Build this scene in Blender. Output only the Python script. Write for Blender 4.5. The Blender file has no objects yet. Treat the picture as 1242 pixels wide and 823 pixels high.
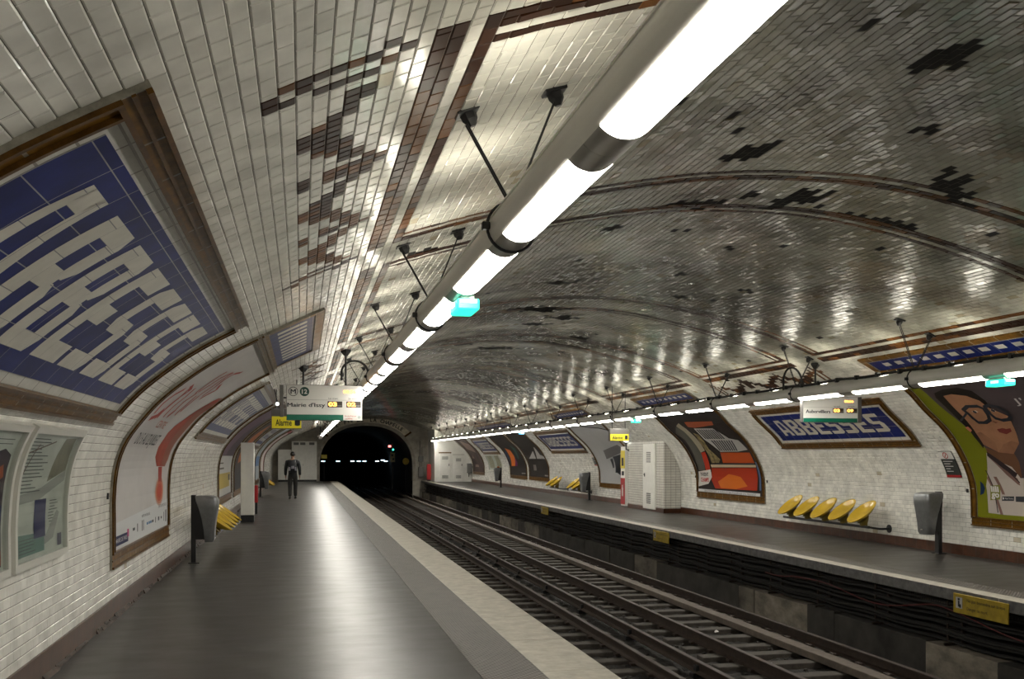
import bpy, bmesh, math, random
import numpy as np
from mathutils import Vector, Matrix
random.seed(7); rng=np.random.default_rng(7)
S=bpy.context.scene; C=S.collection
PI=math.pi
# ---------------------------------------------------------------- camera
F=1150.0; YAW=math.atan((621-366)/F)
cd=bpy.data.cameras.new('camera'); cd.sensor_width=36; cd.lens=F/1242*36; cd.shift_y=(553-411.5)/1242
cd.clip_start=.05; cd.clip_end=300
cam=bpy.data.objects.new('camera',cd); C.objects.link(cam)
cam.location=(0,0,1.6); cam.rotation_euler=(PI/2,0,-YAW); S.camera=cam
S.view_settings.view_transform='Standard'; S.view_settings.look='None'
S.view_settings.gamma=1; S.view_settings.use_curve_mapping=False; S.view_settings.exposure=0.35
w=bpy.data.worlds.new('world'); S.world=w; w.use_nodes=True
w.node_tree.nodes['Background'].inputs[0].default_value=(.5,.55,.6,1); w.node_tree.nodes['Background'].inputs[1].default_value=.004
S.cycles.use_denoising=True
S.cycles.max_bounces=10; S.cycles.diffuse_bounces=6; S.cycles.glossy_bounces=5
S.cycles.sample_clamp_indirect=6

# ---------------------------------------------------------------- materials
def lin(c): return tuple((x/12.92 if x<=.04045 else ((x+.055)/1.055)**2.4) for x in c)
def rgb(r,g,b): return lin((r/255,g/255,b/255))
def mat(name,col,rough=.5,metal=0,noise=None,emit=None,bump=None,spec=.5,brick=None,alpha=None,trans=0):
    m=bpy.data.materials.new(name); m.use_nodes=True; nt=m.node_tree; N=nt.nodes; Lk=nt.links
    b=N['Principled BSDF']; b.inputs['Roughness'].default_value=rough; b.inputs['Metallic'].default_value=metal
    b.inputs['Specular IOR Level'].default_value=spec
    b.inputs['Base Color'].default_value=(*col,1)
    src=None
    if brick:
        bw,bh,mort,mc,var=brick
        uv=N.new('ShaderNodeUVMap'); br=N.new('ShaderNodeTexBrick')
        Lk.new(uv.outputs[0],br.inputs['Vector'])
        br.inputs['Color1'].default_value=(*col,1); br.inputs['Color2'].default_value=(*[x*var for x in col],1)
        br.inputs['Mortar'].default_value=(*mc,1); br.inputs['Scale'].default_value=1
        br.inputs['Mortar Size'].default_value=mort; br.inputs['Brick Width'].default_value=bw; br.inputs['Row Height'].default_value=bh
        br.offset=0; src=br.outputs['Color']
        Lk.new(src,b.inputs['Base Color'])
        bp=N.new('ShaderNodeBump'); bp.inputs['Strength'].default_value=.4; bp.inputs['Distance'].default_value=.003; bp.invert=True
        Lk.new(br.outputs['Fac'],bp.inputs['Height']); Lk.new(bp.outputs[0],b.inputs['Normal'])
    if noise:
        sc,amt=noise[:2]; stretch=noise[2] if len(noise)>2 else (1,1,1)
        tc=N.new('ShaderNodeTexCoord'); mp=N.new('ShaderNodeMapping'); mp.inputs['Scale'].default_value=stretch
        nz=N.new('ShaderNodeTexNoise'); nz.inputs['Scale'].default_value=sc; nz.inputs['Detail'].default_value=6; nz.inputs['Roughness'].default_value=.65
        Lk.new(tc.outputs['Object'],mp.inputs[0]); Lk.new(mp.outputs[0],nz.inputs['Vector'])
        mr=N.new('ShaderNodeMapRange'); mr.inputs[1].default_value=.3; mr.inputs[2].default_value=.7; mr.inputs[3].default_value=1-amt; mr.inputs[4].default_value=1+amt*.6
        Lk.new(nz.outputs['Fac'],mr.inputs[0])
        mx=N.new('ShaderNodeMix'); mx.data_type='RGBA'; mx.blend_type='MULTIPLY'; mx.inputs[0].default_value=1
        if src: Lk.new(src,mx.inputs[6])
        else: mx.inputs[6].default_value=(*col,1)
        Lk.new(mr.outputs[0],mx.inputs[7]); Lk.new(mx.outputs[2],b.inputs['Base Color'])
        if bump and not brick:
            bp=N.new('ShaderNodeBump'); bp.inputs['Strength'].default_value=bump[0]; bp.inputs['Distance'].default_value=bump[1]
            Lk.new(nz.outputs['Fac'],bp.inputs['Height']); Lk.new(bp.outputs[0],b.inputs['Normal'])
        if len(noise)>3:
            m2=N.new('ShaderNodeMapRange'); m2.inputs[1].default_value=.3; m2.inputs[2].default_value=.7
            m2.inputs[3].default_value=rough-noise[3]; m2.inputs[4].default_value=rough+noise[3]
            Lk.new(nz.outputs['Fac'],m2.inputs[0]); Lk.new(m2.outputs[0],b.inputs['Roughness'])
    if emit:
        b.inputs['Emission Color'].default_value=(*(emit[0]),1); b.inputs['Emission Strength'].default_value=emit[1]
    if trans:
        b.inputs['Transmission Weight'].default_value=trans; b.inputs['IOR'].default_value=1.05
    return m
LAMP=27.0
M={}
M['lamp']=mat('lamp_diffuser',(.9,.9,.88),.4,emit=((1,.955,.86),LAMP))
M['uplamp']=mat('lamp_upper_diffuser',(.9,.9,.88),.4,emit=((1,.94,.78),LAMP*1.2))
M['alu']=mat('brushed_aluminium',(.86,.84,.77),.28,.0,noise=(9,.12,(1,.05,1)))
M['alud']=mat('dark_aluminium',(.46,.45,.42),.3,.35,noise=(9,.12,(1,.05,1)))
M['steel']=mat('grey_steel',(.22,.225,.23),.34,.7,noise=(14,.15))
M['black']=mat('black_paint',(.012,.012,.013),.4)
M['rubber']=mat('black_cable',(.01,.01,.01),.5)
M['white']=mat('white_paint',(.78,.77,.72),.4,noise=(5,.08))
M['signwhite']=mat('sign_white',(.66,.65,.61),.35)
M['signgrey']=mat('sign_grey_case',(.16,.15,.14),.45,.3)
M['green']=mat('line_green',(.0,.13,.075),.4)
M['dkgreen']=mat('dark_green',(.005,.05,.035),.4)
M['ink']=mat('black_ink',(.01,.012,.02),.5)
M['led']=mat('orange_led',(.8,.4,.1),.5,emit=((1,.42,.08),2.6))
M['ledglow']=mat('led_screen',(.02,.012,.006),.3)
M['exit']=mat('green_emergency_lamp',(.02,.5,.35),.3,emit=((.03,1,.62),1.1))
M['exitw']=mat('white_emergency_window',(.8,.9,.85),.3,emit=((.75,1,.9),1.6))
M['exitblue']=mat('blue_emergency_lamp',(.1,.4,.7),.3,emit=((.12,.55,1),1.4))
M['yellow']=mat('yellow_plastic',(.56,.37,.03),.2,noise=(4,.08))
M['yellowd']=mat('yellow_plastic_shaded',(.16,.11,.015),.4)  # pedestal yellow, darkened in colour to imitate the shade under the seats
M['ysign']=mat('yellow_sign',(.62,.50,.02),.4,noise=(6,.12))
M['ysignd']=mat('dusty_yellow_plate',(.42,.30,.02),.5,noise=(9,.3))
M['alarm']=mat('yellow_lit_sign',(.7,.6,.03),.4,emit=((.85,.72,.03),.10))
M['red']=mat('red_paint',(.42,.012,.015),.35)
M['blue']=mat('cobalt_tile',(.007,.018,.145),.30,spec=.06,noise=(5,.35),brick=(.335,.255,.0028,(.34,.34,.34),.78))
M['bluesm']=mat('cobalt_letter_counter',(.012,.018,.085),.16,noise=(5,.3))
M['lett']=mat('cream_tile_letter',(.60,.58,.51),.3,spec=.2,noise=(6,.12),brick=(.335,.255,.0025,(.20,.2,.22),.94))
M['wtile']=mat('white_border_tile',(.62,.61,.56),.3,spec=.25,noise=(6,.15),brick=(.3,.15,.006,(.25,.23,.2),.92))
M['ocre']=mat('brown_glazed_moulding',(.165,.080,.013),.32,spec=.08,noise=(9,.5),brick=(.45,.3,.008,(.30,.28,.23),.75))
M['ocred']=mat('brown_moulding_ridge',(.10,.047,.010),.3,spec=.12,noise=(12,.6))
M['base']=mat('brown_base_tile',(.080,.026,.009),.28,noise=(6,.55),brick=(.3,.3,.004,(.05,.04,.03),.7))
M['basedirt']=mat('worn_plinth',(.07,.05,.04),.7,noise=(7,.9,(1,1,2.5)))
M['asphalt']=mat('worn_asphalt',(.031,.028,.024),.36,noise=(2.4,.34,(.7,1.6,1),.05),bump=(.03,.003),spec=.5)
M['nosing']=mat('nosing_stone',(.37,.345,.29),.55,noise=(7,.28),bump=(.2,.003))
M['nosingface']=mat('nosing_face',(.16,.16,.16),.6,noise=(9,.5))
M['concretel']=mat('pale_concrete',(.26,.23,.185),.8,noise=(3,.6,(1,.9,1.6)),bump=(.4,.01))
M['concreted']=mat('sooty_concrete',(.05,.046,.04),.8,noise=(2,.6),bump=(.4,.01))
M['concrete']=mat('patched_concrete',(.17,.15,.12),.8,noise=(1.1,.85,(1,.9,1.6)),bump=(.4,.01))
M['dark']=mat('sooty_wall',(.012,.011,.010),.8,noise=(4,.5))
M['soot']=mat('tunnel_soot',(.010,.010,.010),.85)
M['ballast']=mat('dark_ballast',(.018,.015,.012),.75,noise=(26,.8),bump=(.9,.03))
M['stone']=mat('ballast_stone',(.034,.029,.024),.7,noise=(8,.6))
M['sleeper']=mat('dusty_sleeper',(.055,.046,.037),.75,noise=(12,.45,(1,4,1)))
M['rail']=mat('rusty_rail',(.045,.030,.022),.55,.3,noise=(9,.4))
M['railtop']=mat('polished_rail_head',(.55,.55,.54),.22,1.0)
M['raildull']=mat('dull_rail_head',(.22,.20,.18),.34,.8)
M['duct']=mat('dusty_duct',(.125,.100,.078),.7,noise=(8,.35))
M['cable']=mat('grimy_cable',(.013,.012,.011),.55,noise=(6,.5))
M['redcable']=mat('red_cable',(.13,.02,.02),.5)
M['paper']=mat('poster_paper',(.60,.59,.58),.28,noise=(1.2,.14))
M['paper2']=mat('notice_paper',(.46,.47,.43),.3,noise=(2,.3))
M['frame']=mat('notice_white_frame',(.58,.57,.52),.35)
def glassmat():
    m=bpy.data.materials.new('poster_glass'); m.use_nodes=True; nt=m.node_tree; N=nt.nodes; N.clear()
    o=N.new('ShaderNodeOutputMaterial'); mx=N.new('ShaderNodeMixShader'); tr=N.new('ShaderNodeBsdfTransparent'); gl=N.new('ShaderNodeBsdfGlossy'); 
    tr.inputs[0].default_value=(.95,.97,.96,1); gl.inputs['Roughness'].default_value=.04; mx.inputs[0].default_value=.05
    nt.links.new(tr.outputs[0],mx.inputs[1]); nt.links.new(gl.outputs[0],mx.inputs[2]); nt.links.new(mx.outputs[0],o.inputs[0]); return m
M['glass']=glassmat()
M['endwall']=mat('end_wall_plaster',(.42,.39,.33),.6,noise=(2,.4))
M['ring']=mat('portal_ring',(.33,.30,.25),.6,noise=(3,.4))
M['plaque']=mat('dirty_plaque',(.72,.66,.52),.5,noise=(2.5,.4))
M['skin']=mat('skin',(.30,.17,.11),.5)
M['hair']=mat('dark_hair',(.012,.009,.007),.6)
M['jacket']=mat('dark_jacket',(.014,.015,.017),.75,noise=(8,.3))
M['pants']=mat('dark_trousers',(.020,.019,.017),.8,noise=(8,.3))
M['shoe']=mat('dark_shoe',(.012,.011,.011),.5)
M['sole']=mat('light_sole',(.30,.28,.25),.6)
M['pack']=mat('black_backpack',(.010,.010,.014),.5)
M['packg']=mat('grey_pack_trim',(.22,.21,.24),.4)
M['louvre']=mat('grey_louvre',(.16,.16,.15),.5)
M['tlight']=mat('tunnel_lamp_glow',(.7,.85,1),.4,emit=((.62,.85,1),3.5))
M['sigred']=mat('red_signal_glow',(.8,.1,.1),.4,emit=((1,.22,.2),3))
M['siggrn']=mat('green_signal_glow',(.1,.8,.6),.4,emit=((.05,1,.7),3))
M['spot']=mat('spot_globe',(.9,.95,.95),.3,emit=((.95,1,.98),3))
M['bulb']=mat('white_globe',(.9,.95,.95),.3,emit=((.95,1,.98),9))
_pc={}
def pm(name,r,g,b,rough=.45,noise=None):
    if name not in _pc: _pc[name]=mat('print_'+name,rgb(r,g,b),rough,noise=noise,spec=.15)
    return _pc[name]
# tiled vault: face attribute 'tile' carries each tile's own glaze colour, alpha its roughness
def tile_mat():
    m=bpy.data.materials.new('glazed_tiles'); m.use_nodes=True; nt=m.node_tree; N=nt.nodes; Lk=nt.links
    b=N['Principled BSDF']; a=N.new('ShaderNodeAttribute'); a.attribute_name='tile'
    tc=N.new('ShaderNodeTexCoord'); nz=N.new('ShaderNodeTexNoise'); nz.inputs['Scale'].default_value=5; nz.inputs['Detail'].default_value=5
    Lk.new(tc.outputs['Object'],nz.inputs['Vector'])
    mr=N.new('ShaderNodeMapRange'); mr.inputs[1].default_value=.3; mr.inputs[2].default_value=.7; mr.inputs[3].default_value=.80; mr.inputs[4].default_value=1.06
    Lk.new(nz.outputs['Fac'],mr.inputs[0])
    mx=N.new('ShaderNodeMix'); mx.data_type='RGBA'; mx.blend_type='MULTIPLY'; mx.inputs[0].default_value=1
    Lk.new(a.outputs['Color'],mx.inputs[6]); Lk.new(mr.outputs[0],mx.inputs[7]); Lk.new(mx.outputs[2],b.inputs['Base Color'])
    Lk.new(a.outputs['Alpha'],b.inputs['Roughness'])
    sm_=N.new('ShaderNodeMapRange'); sm_.inputs[1].default_value=.30; sm_.inputs[2].default_value=.36; sm_.inputs[3].default_value=.16; sm_.inputs[4].default_value=.06
    Lk.new(a.outputs['Alpha'],sm_.inputs[0]); Lk.new(sm_.outputs[0],b.inputs['Specular IOR Level'])
    n2=N.new('ShaderNodeTexNoise'); n2.inputs['Scale'].default_value=14; n2.inputs['Detail'].default_value=2
    Lk.new(tc.outputs['Object'],n2.inputs['Vector'])
    bp=N.new('ShaderNodeBump'); bp.inputs['Strength'].default_value=.05; bp.inputs['Distance'].default_value=.003
    Lk.new(n2.outputs['Fac'],bp.inputs['Height']); Lk.new(bp.outputs[0],b.inputs['Normal'])
    return m
M['tile']=tile_mat()

# ---------------------------------------------------------------- object helpers
def link(name,me,mats=None,parent=None):
    o=bpy.data.objects.new(name,me); C.objects.link(o)
    for m in (mats if isinstance(mats,(list,tuple)) else [mats] if mats else []): me.materials.append(m)
    if parent: o.parent=parent
    return o
def tag(o,label=None,cat=None,group=None,kind=None):
    if label: o['label']=label
    if cat: o['category']=cat
    if group: o['group']=group
    if kind: o['kind']=kind
    return o
def thing(name,label,cat,group=None,loc=(0,0,0),rz=0):
    o=bpy.data.objects.new(name,None); C.objects.link(o); o.location=loc; o.rotation_euler=(0,0,rz); o.empty_display_size=.1
    return tag(o,label,cat,group)
def dup(root,loc=None,label=None):
    r=root.copy(); C.objects.link(r)
    if loc is not None: r.location=loc
    if label: r['label']=label
    for ch in list(root.children):
        c=ch.copy(); C.objects.link(c); c.parent=r
        for g in list(ch.children):
            d=g.copy(); C.objects.link(d); d.parent=c
    return r
ONES='zeroth first second third fourth fifth sixth seventh eighth ninth tenth eleventh twelfth thirteenth fourteenth fifteenth sixteenth seventeenth eighteenth nineteenth'.split()
TENS={2:'twent',3:'thirt',4:'fort',5:'fift',6:'sixt',7:'sevent',8:'eight',9:'ninet'}
def nth(n):
    if n<20: return ONES[n]
    if n>=100: return 'hundredth' if n==100 else 'hundred and '+nth(n-100)
    t=TENS[n//10]
    return t+'ieth' if n%10==0 else t+'y-'+ONES[n%10]

class MB:
    def __init__(s): s.v=[];s.f=[];s.uv=[];s.mi=[];s.cur=0
    def add(s,vs,fs,uv=None):
        n=len(s.v); s.v+= [tuple(p) for p in vs]
        for f in fs:
            s.f.append([n+i for i in f]); s.mi.append(s.cur)
            s.uv.append([uv[i] for i in f] if uv else [(0,0)]*len(f))
    def box(s,x0,x1,y0,y1,z0,z1,M4=None,bev=0):
        if bev>0:
            # chamfered box: inset each face
            bm=bmesh.new(); bmesh.ops.create_cube(bm,size=1)
            for v in bm.verts: v.co=Vector((x0+(v.co.x+.5)*(x1-x0),y0+(v.co.y+.5)*(y1-y0),z0+(v.co.z+.5)*(z1-z0)))
            bmesh.ops.bevel(bm,geom=bm.edges[:],offset=bev,segments=2,affect='EDGES',profile=.5)
            bm.verts.ensure_lookup_table()
            vs=[v.co.copy() for v in bm.verts]; fs=[[v.index for v in f.verts] for f in bm.faces]; bm.verts.index_update()
            fs=[[v.index for v in f.verts] for f in bm.faces]; bm.free()
        else:
            vs=[Vector(p) for p in ((x0,y0,z0),(x1,y0,z0),(x1,y1,z0),(x0,y1,z0),(x0,y0,z1),(x1,y0,z1),(x1,y1,z1),(x0,y1,z1))]
            fs=[(0,3,2,1),(4,5,6,7),(0,1,5,4),(1,2,6,5),(2,3,7,6),(3,0,4,7)]
        uv=[(p[1]+p[0]*.7,p[2]) for p in vs]
        if M4: vs=[M4@p for p in vs]
        s.add(vs,fs,uv); return s
    def tube(s,pts,r,n=10,caps=True):
        pts=[Vector(p) for p in pts]; rings=[]; up=None
        for i,p in enumerate(pts):
            d=(pts[min(i+1,len(pts)-1)]-pts[max(i-1,0)]).normalized()
            if up is None: up=Vector((0,0,1)) if abs(d.z)<.9 else Vector((1,0,0))
            a=d.cross(up).normalized(); b=a.cross(d); up=b
            rr=r[i] if isinstance(r,(list,tuple)) else r
            rings.append([p+(a*math.cos(2*PI*k/n)+b*math.sin(2*PI*k/n))*rr for k in range(n)])
        vs=[q for R in rings for q in R]; fs=[]
        for i in range(len(pts)-1):
            for k in range(n): fs.append((i*n+k,i*n+(k+1)%n,(i+1)*n+(k+1)%n,(i+1)*n+k))
        if caps: fs.append(tuple(range(n))[::-1]); fs.append(tuple((len(pts)-1)*n+k for k in range(n)))
        s.add(vs,fs); return s
    def loft(s,secs,cap=True):
        n=len(secs[0]); vs=[p for q in secs for p in q]; fs=[]
        for i in range(len(secs)-1):
            for k in range(n): fs.append((i*n+k,i*n+(k+1)%n,(i+1)*n+(k+1)%n,(i+1)*n+k))
        if cap: fs.append(tuple(range(n))[::-1]); fs.append(tuple((len(secs)-1)*n+k for k in range(n)))
        s.add(vs,fs); return s
    def prism_y(s,prof,y0,y1,caps=True):
        n=len(prof); s.loft([[(x,y0,z) for x,z in prof],[(x,y1,z) for x,z in prof]],caps); return s
    def lathe(s,prof,c=(0,0,0),n=24,M4=None,cap=True):
        secs=[]
        for r,z in prof: secs.append([Vector((r*math.cos(2*PI*k/n),r*math.sin(2*PI*k/n),z)) for k in range(n)])
        if M4: secs=[[M4@p for p in q] for q in secs]
        else: secs=[[p+Vector(c) for p in q] for q in secs]
        s.loft(secs,cap); return s
    def sphere(s,c,r,n=12,sc=(1,1,1)):
        secs=[]
        for i in range(1,n):
            t=PI*i/n
            secs.append([(c[0]+sc[0]*r*math.sin(t)*math.cos(2*PI*k/16),c[1]+sc[1]*r*math.sin(t)*math.sin(2*PI*k/16),c[2]-sc[2]*r*math.cos(t)) for k in range(16)])
        s.loft(secs); return s
    def build(s,name,mats,parent=None,smooth=False):
        me=bpy.data.meshes.new(name); me.from_pydata(s.v,[],s.f)
        uvl=me.uv_layers.new(name='UVMap'); k=0
        flat=[c for f in s.uv for uv in f for c in uv]
        uvl.data.foreach_set('uv',flat)
        o=link(name,me,mats,parent)
        if any(s.mi): me.polygons.foreach_set('material_index',s.mi)
        if smooth: me.polygons.foreach_set('use_smooth',[True]*len(me.polygons)); 
        me.update()
        if smooth and smooth!='all':
            try: me.set_sharp_from_angle(angle=math.radians(35))
            except Exception: pass
        return o

# ---------------------------------------------------------------- vault section
PP=np.array([(-1.82,-2),(-1.82,-1),(-1.82,.0),(-1.82,.9),(-1.82,1.2),(-1.79,1.5),(-1.71,1.74),(-1.57,1.95),(-1.36,2.19),(-1.04,2.45),(-.74,2.64),(-.36,2.84),(.22,3.12),(.75,3.33),(1.47,3.56),(2.35,3.80),(3.4,3.99),(4.4,4.05),(5.3,4.01),(6.45,3.80),(7.6,3.48),(8.5,3.11),(9.22,2.68),(9.57,2.36),(9.97,2.0),(10.25,1.6),(10.42,1.2),(10.46,.8),(10.46,0),(10.46,-1),(10.46,-2)])
def _cat(P,n=16):
    out=[]
    for i in range(len(P)-1):
        p0=P[max(i-1,0)];p1=P[i];p2=P[i+1];p3=P[min(i+2,len(P)-1)]
        for t in np.linspace(0,1,n,endpoint=False):
            out.append(.5*((2*p1)+(-p0+p2)*t+(2*p0-5*p1+4*p2-p3)*t*t+(-p0+3*p1-3*p2+p3)*t**3))
    out.append(P[-1]);return np.array(out)
VC=_cat(PP); VL=np.concatenate([[0],np.cumsum(np.hypot(*np.diff(VC,axis=0).T))])
_h=len(VC)//2
S0=VL[np.argmin(np.abs(VC[:_h,1]))]; S1=VL[_h+np.argmin(np.abs(VC[_h:,1]))]
T=float(S1-S0)
def vxz(s):
    s=np.asarray(s,float)+S0
    return np.interp(s,VL,VC[:,0]),np.interp(s,VL,VC[:,1])
def surf(y,s,off=0.0):
    """points on the vault: arc length s from the left floor, off = distance inwards"""
    s=np.asarray(s,float); y=np.asarray(y,float)+0*s; off=np.asarray(off,float)+0*s
    x,z=vxz(s); e=.02; x1,z1=vxz(s+e); x0,z0=vxz(s-e)
    tx,tz=x1-x0,z1-z0; L=np.hypot(tx,tz); tx/=L; tz/=L
    return np.stack([x+tz*off,y,z-tx*off],-1)
def sS(side,s): return s if side=='L' else T-s
def flatmap(mb,side,bm,off,step=.09,uvo=(0,0)):
    """bm lies in the (y,s) plane; cut it into strips and lay it on the curved wall"""
    ss=[v.co.y for v in bm.verts]
    if not ss: bm.free(); return
    lo,hi=min(ss),max(ss)
    if hi>1.0:
        k=math.floor(lo/step)+1
        while k*step<hi:
            if k*step>.95: bmesh.ops.bisect_plane(bm,geom=bm.verts[:]+bm.edges[:]+bm.faces[:],plane_co=(0,k*step,0),plane_no=(0,1,0))
            k+=1
    bm.verts.index_update()
    Y=np.array([v.co.x for v in bm.verts]); Sv=np.array([v.co.y for v in bm.verts])
    P=surf(Y,sS(side,Sv),off)
    mb.add([tuple(p) for p in P],[[v.index for v in f.verts] for f in bm.faces],[(a-uvo[0],b-uvo[1]) for a,b in zip(Y,Sv)])
    bm.free()
def wpoly(mb,side,pts,off):
    bm=bmesh.new(); vs=[bm.verts.new((a,b,0)) for a,b in pts]; bm.faces.new(vs)
    bmesh.ops.triangulate(bm,faces=bm.faces[:]); flatmap(mb,side,bm,off,uvo=pts[0]); return mb
def wrect(mb,side,y0,y1,s0,s1,off):
    return wpoly(mb,side,[(y0,s0),(y1,s0),(y1,s1),(y0,s1)],off)
def wslab(mb,side,y0,y1,s0,s1,o0,o1):
    n=max(1,int((s1-s0)/.08)) if s1>1 else 1
    sv=np.linspace(s0,s1,n+1); vs=[];uv=[]
    for s in sv:
        for y,o in ((y0,o0),(y0,o1),(y1,o1),(y1,o0)):
            vs.append(tuple(surf(y,sS(side,s),o).reshape(3))); 
            uv.append((y-y0,s-s0) if (y1-y0)>(s1-s0) else (s-s0,y-y0))
    fs=[]
    for i in range(n):
        a=i*4;b=a+4
        for k in range(4): fs.append((a+k,a+(k+1)%4,b+(k+1)%4,b+k))
    fs.append((3,2,1,0)); m=n*4; fs.append((m,m+1,m+2,m+3))
    mb.add(vs,fs,uv); return mb
def wstroke(mb,side,pts,wd,off):
    for i in range(len(pts)-1):
        a=Vector(pts[i]);b=Vector(pts[i+1]);d=b-a
        if d.length<1e-4: continue
        d.normalize(); p=Vector((-d.y,d.x))*wd/2
        a=a-d*wd*.3; b=b+d*wd*.3
        wpoly(mb,side,[tuple(a-p),tuple(b-p),tuple(b+p),tuple(a+p)],off+i*.0004)
    return mb
def wdisc(mb,side,y,s,ry,rs,off,n=20):
    return wpoly(mb,side,[(y+ry*math.cos(2*PI*k/n),s+rs*math.sin(2*PI*k/n)) for k in range(n)],off)
_tc={}
def textmesh(txt,bold=0.0,ext=0.0):
    key=(txt,bold,ext)
    if key in _tc: return _tc[key]
    cu=bpy.data.curves.new('t','FONT'); cu.body=txt; cu.size=1; cu.align_x='CENTER'; cu.align_y='CENTER'; cu.offset=bold; cu.resolution_u=3; cu.extrude=ext
    o=bpy.data.objects.new('t',cu); C.objects.link(o)
    dg=bpy.context.evaluated_depsgraph_get(); me=bpy.data.meshes.new_from_object(o.evaluated_get(dg))
    bpy.data.objects.remove(o); bpy.data.curves.remove(cu)
    vs=[v.co.copy() for v in me.vertices]; fs=[tuple(p.vertices) for p in me.polygons]
    bpy.data.meshes.remove(me)
    if vs:
        cx=(min(v.x for v in vs)+max(v.x for v in vs))/2; cy=(min(v.y for v in vs)+max(v.y for v in vs))/2
        for v in vs: v.x-=cx; v.y-=cy
    wd=max(v.x for v in vs)-min(v.x for v in vs); hg=max(v.y for v in vs)-min(v.y for v in vs)
    _tc[key]=(vs,fs,wd,hg); return _tc[key]
def wtext(mb,side,txt,y,s,wid,hei,off,bold=.02,rot=0):
    vs,fs,tw,th=textmesh(txt,bold); sg=1 if side=='L' else -1
    bm=bmesh.new(); B=[]
    for v in vs:
        a=v.x*wid/tw; b=v.y*hei/th
        a,b=a*math.cos(rot)-b*math.sin(rot),a*math.sin(rot)+b*math.cos(rot)
        B.append(bm.verts.new((y+sg*a,s+b,0)))
    for f in fs:
        try: bm.faces.new([B[i] for i in f])
        except ValueError: pass
    flatmap(mb,side,bm,off); return mb
def ptext(mb,txt,wid,hei,M4,bold=.02):
    vs,fs,tw,th=textmesh(txt,bold)
    mb.add([M4@Vector((v.x*wid/tw,v.y*hei/th,0)) for v in vs],fs); return mb
def ptext2(mb,txt,wid,hei,M4,d):
    for dx in (-d,0,d): ptext(mb,txt,wid,hei,M4@Matrix.Translation((dx,0,dx*.01)),0)
    return mb
def frontM(x,y,z):   # a plane facing the camera end (-Y): local x -> +X, local y -> +Z
    return Matrix(((1,0,0,x),(0,0,-1,y),(0,1,0,z),(0,0,0,1)))
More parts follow.
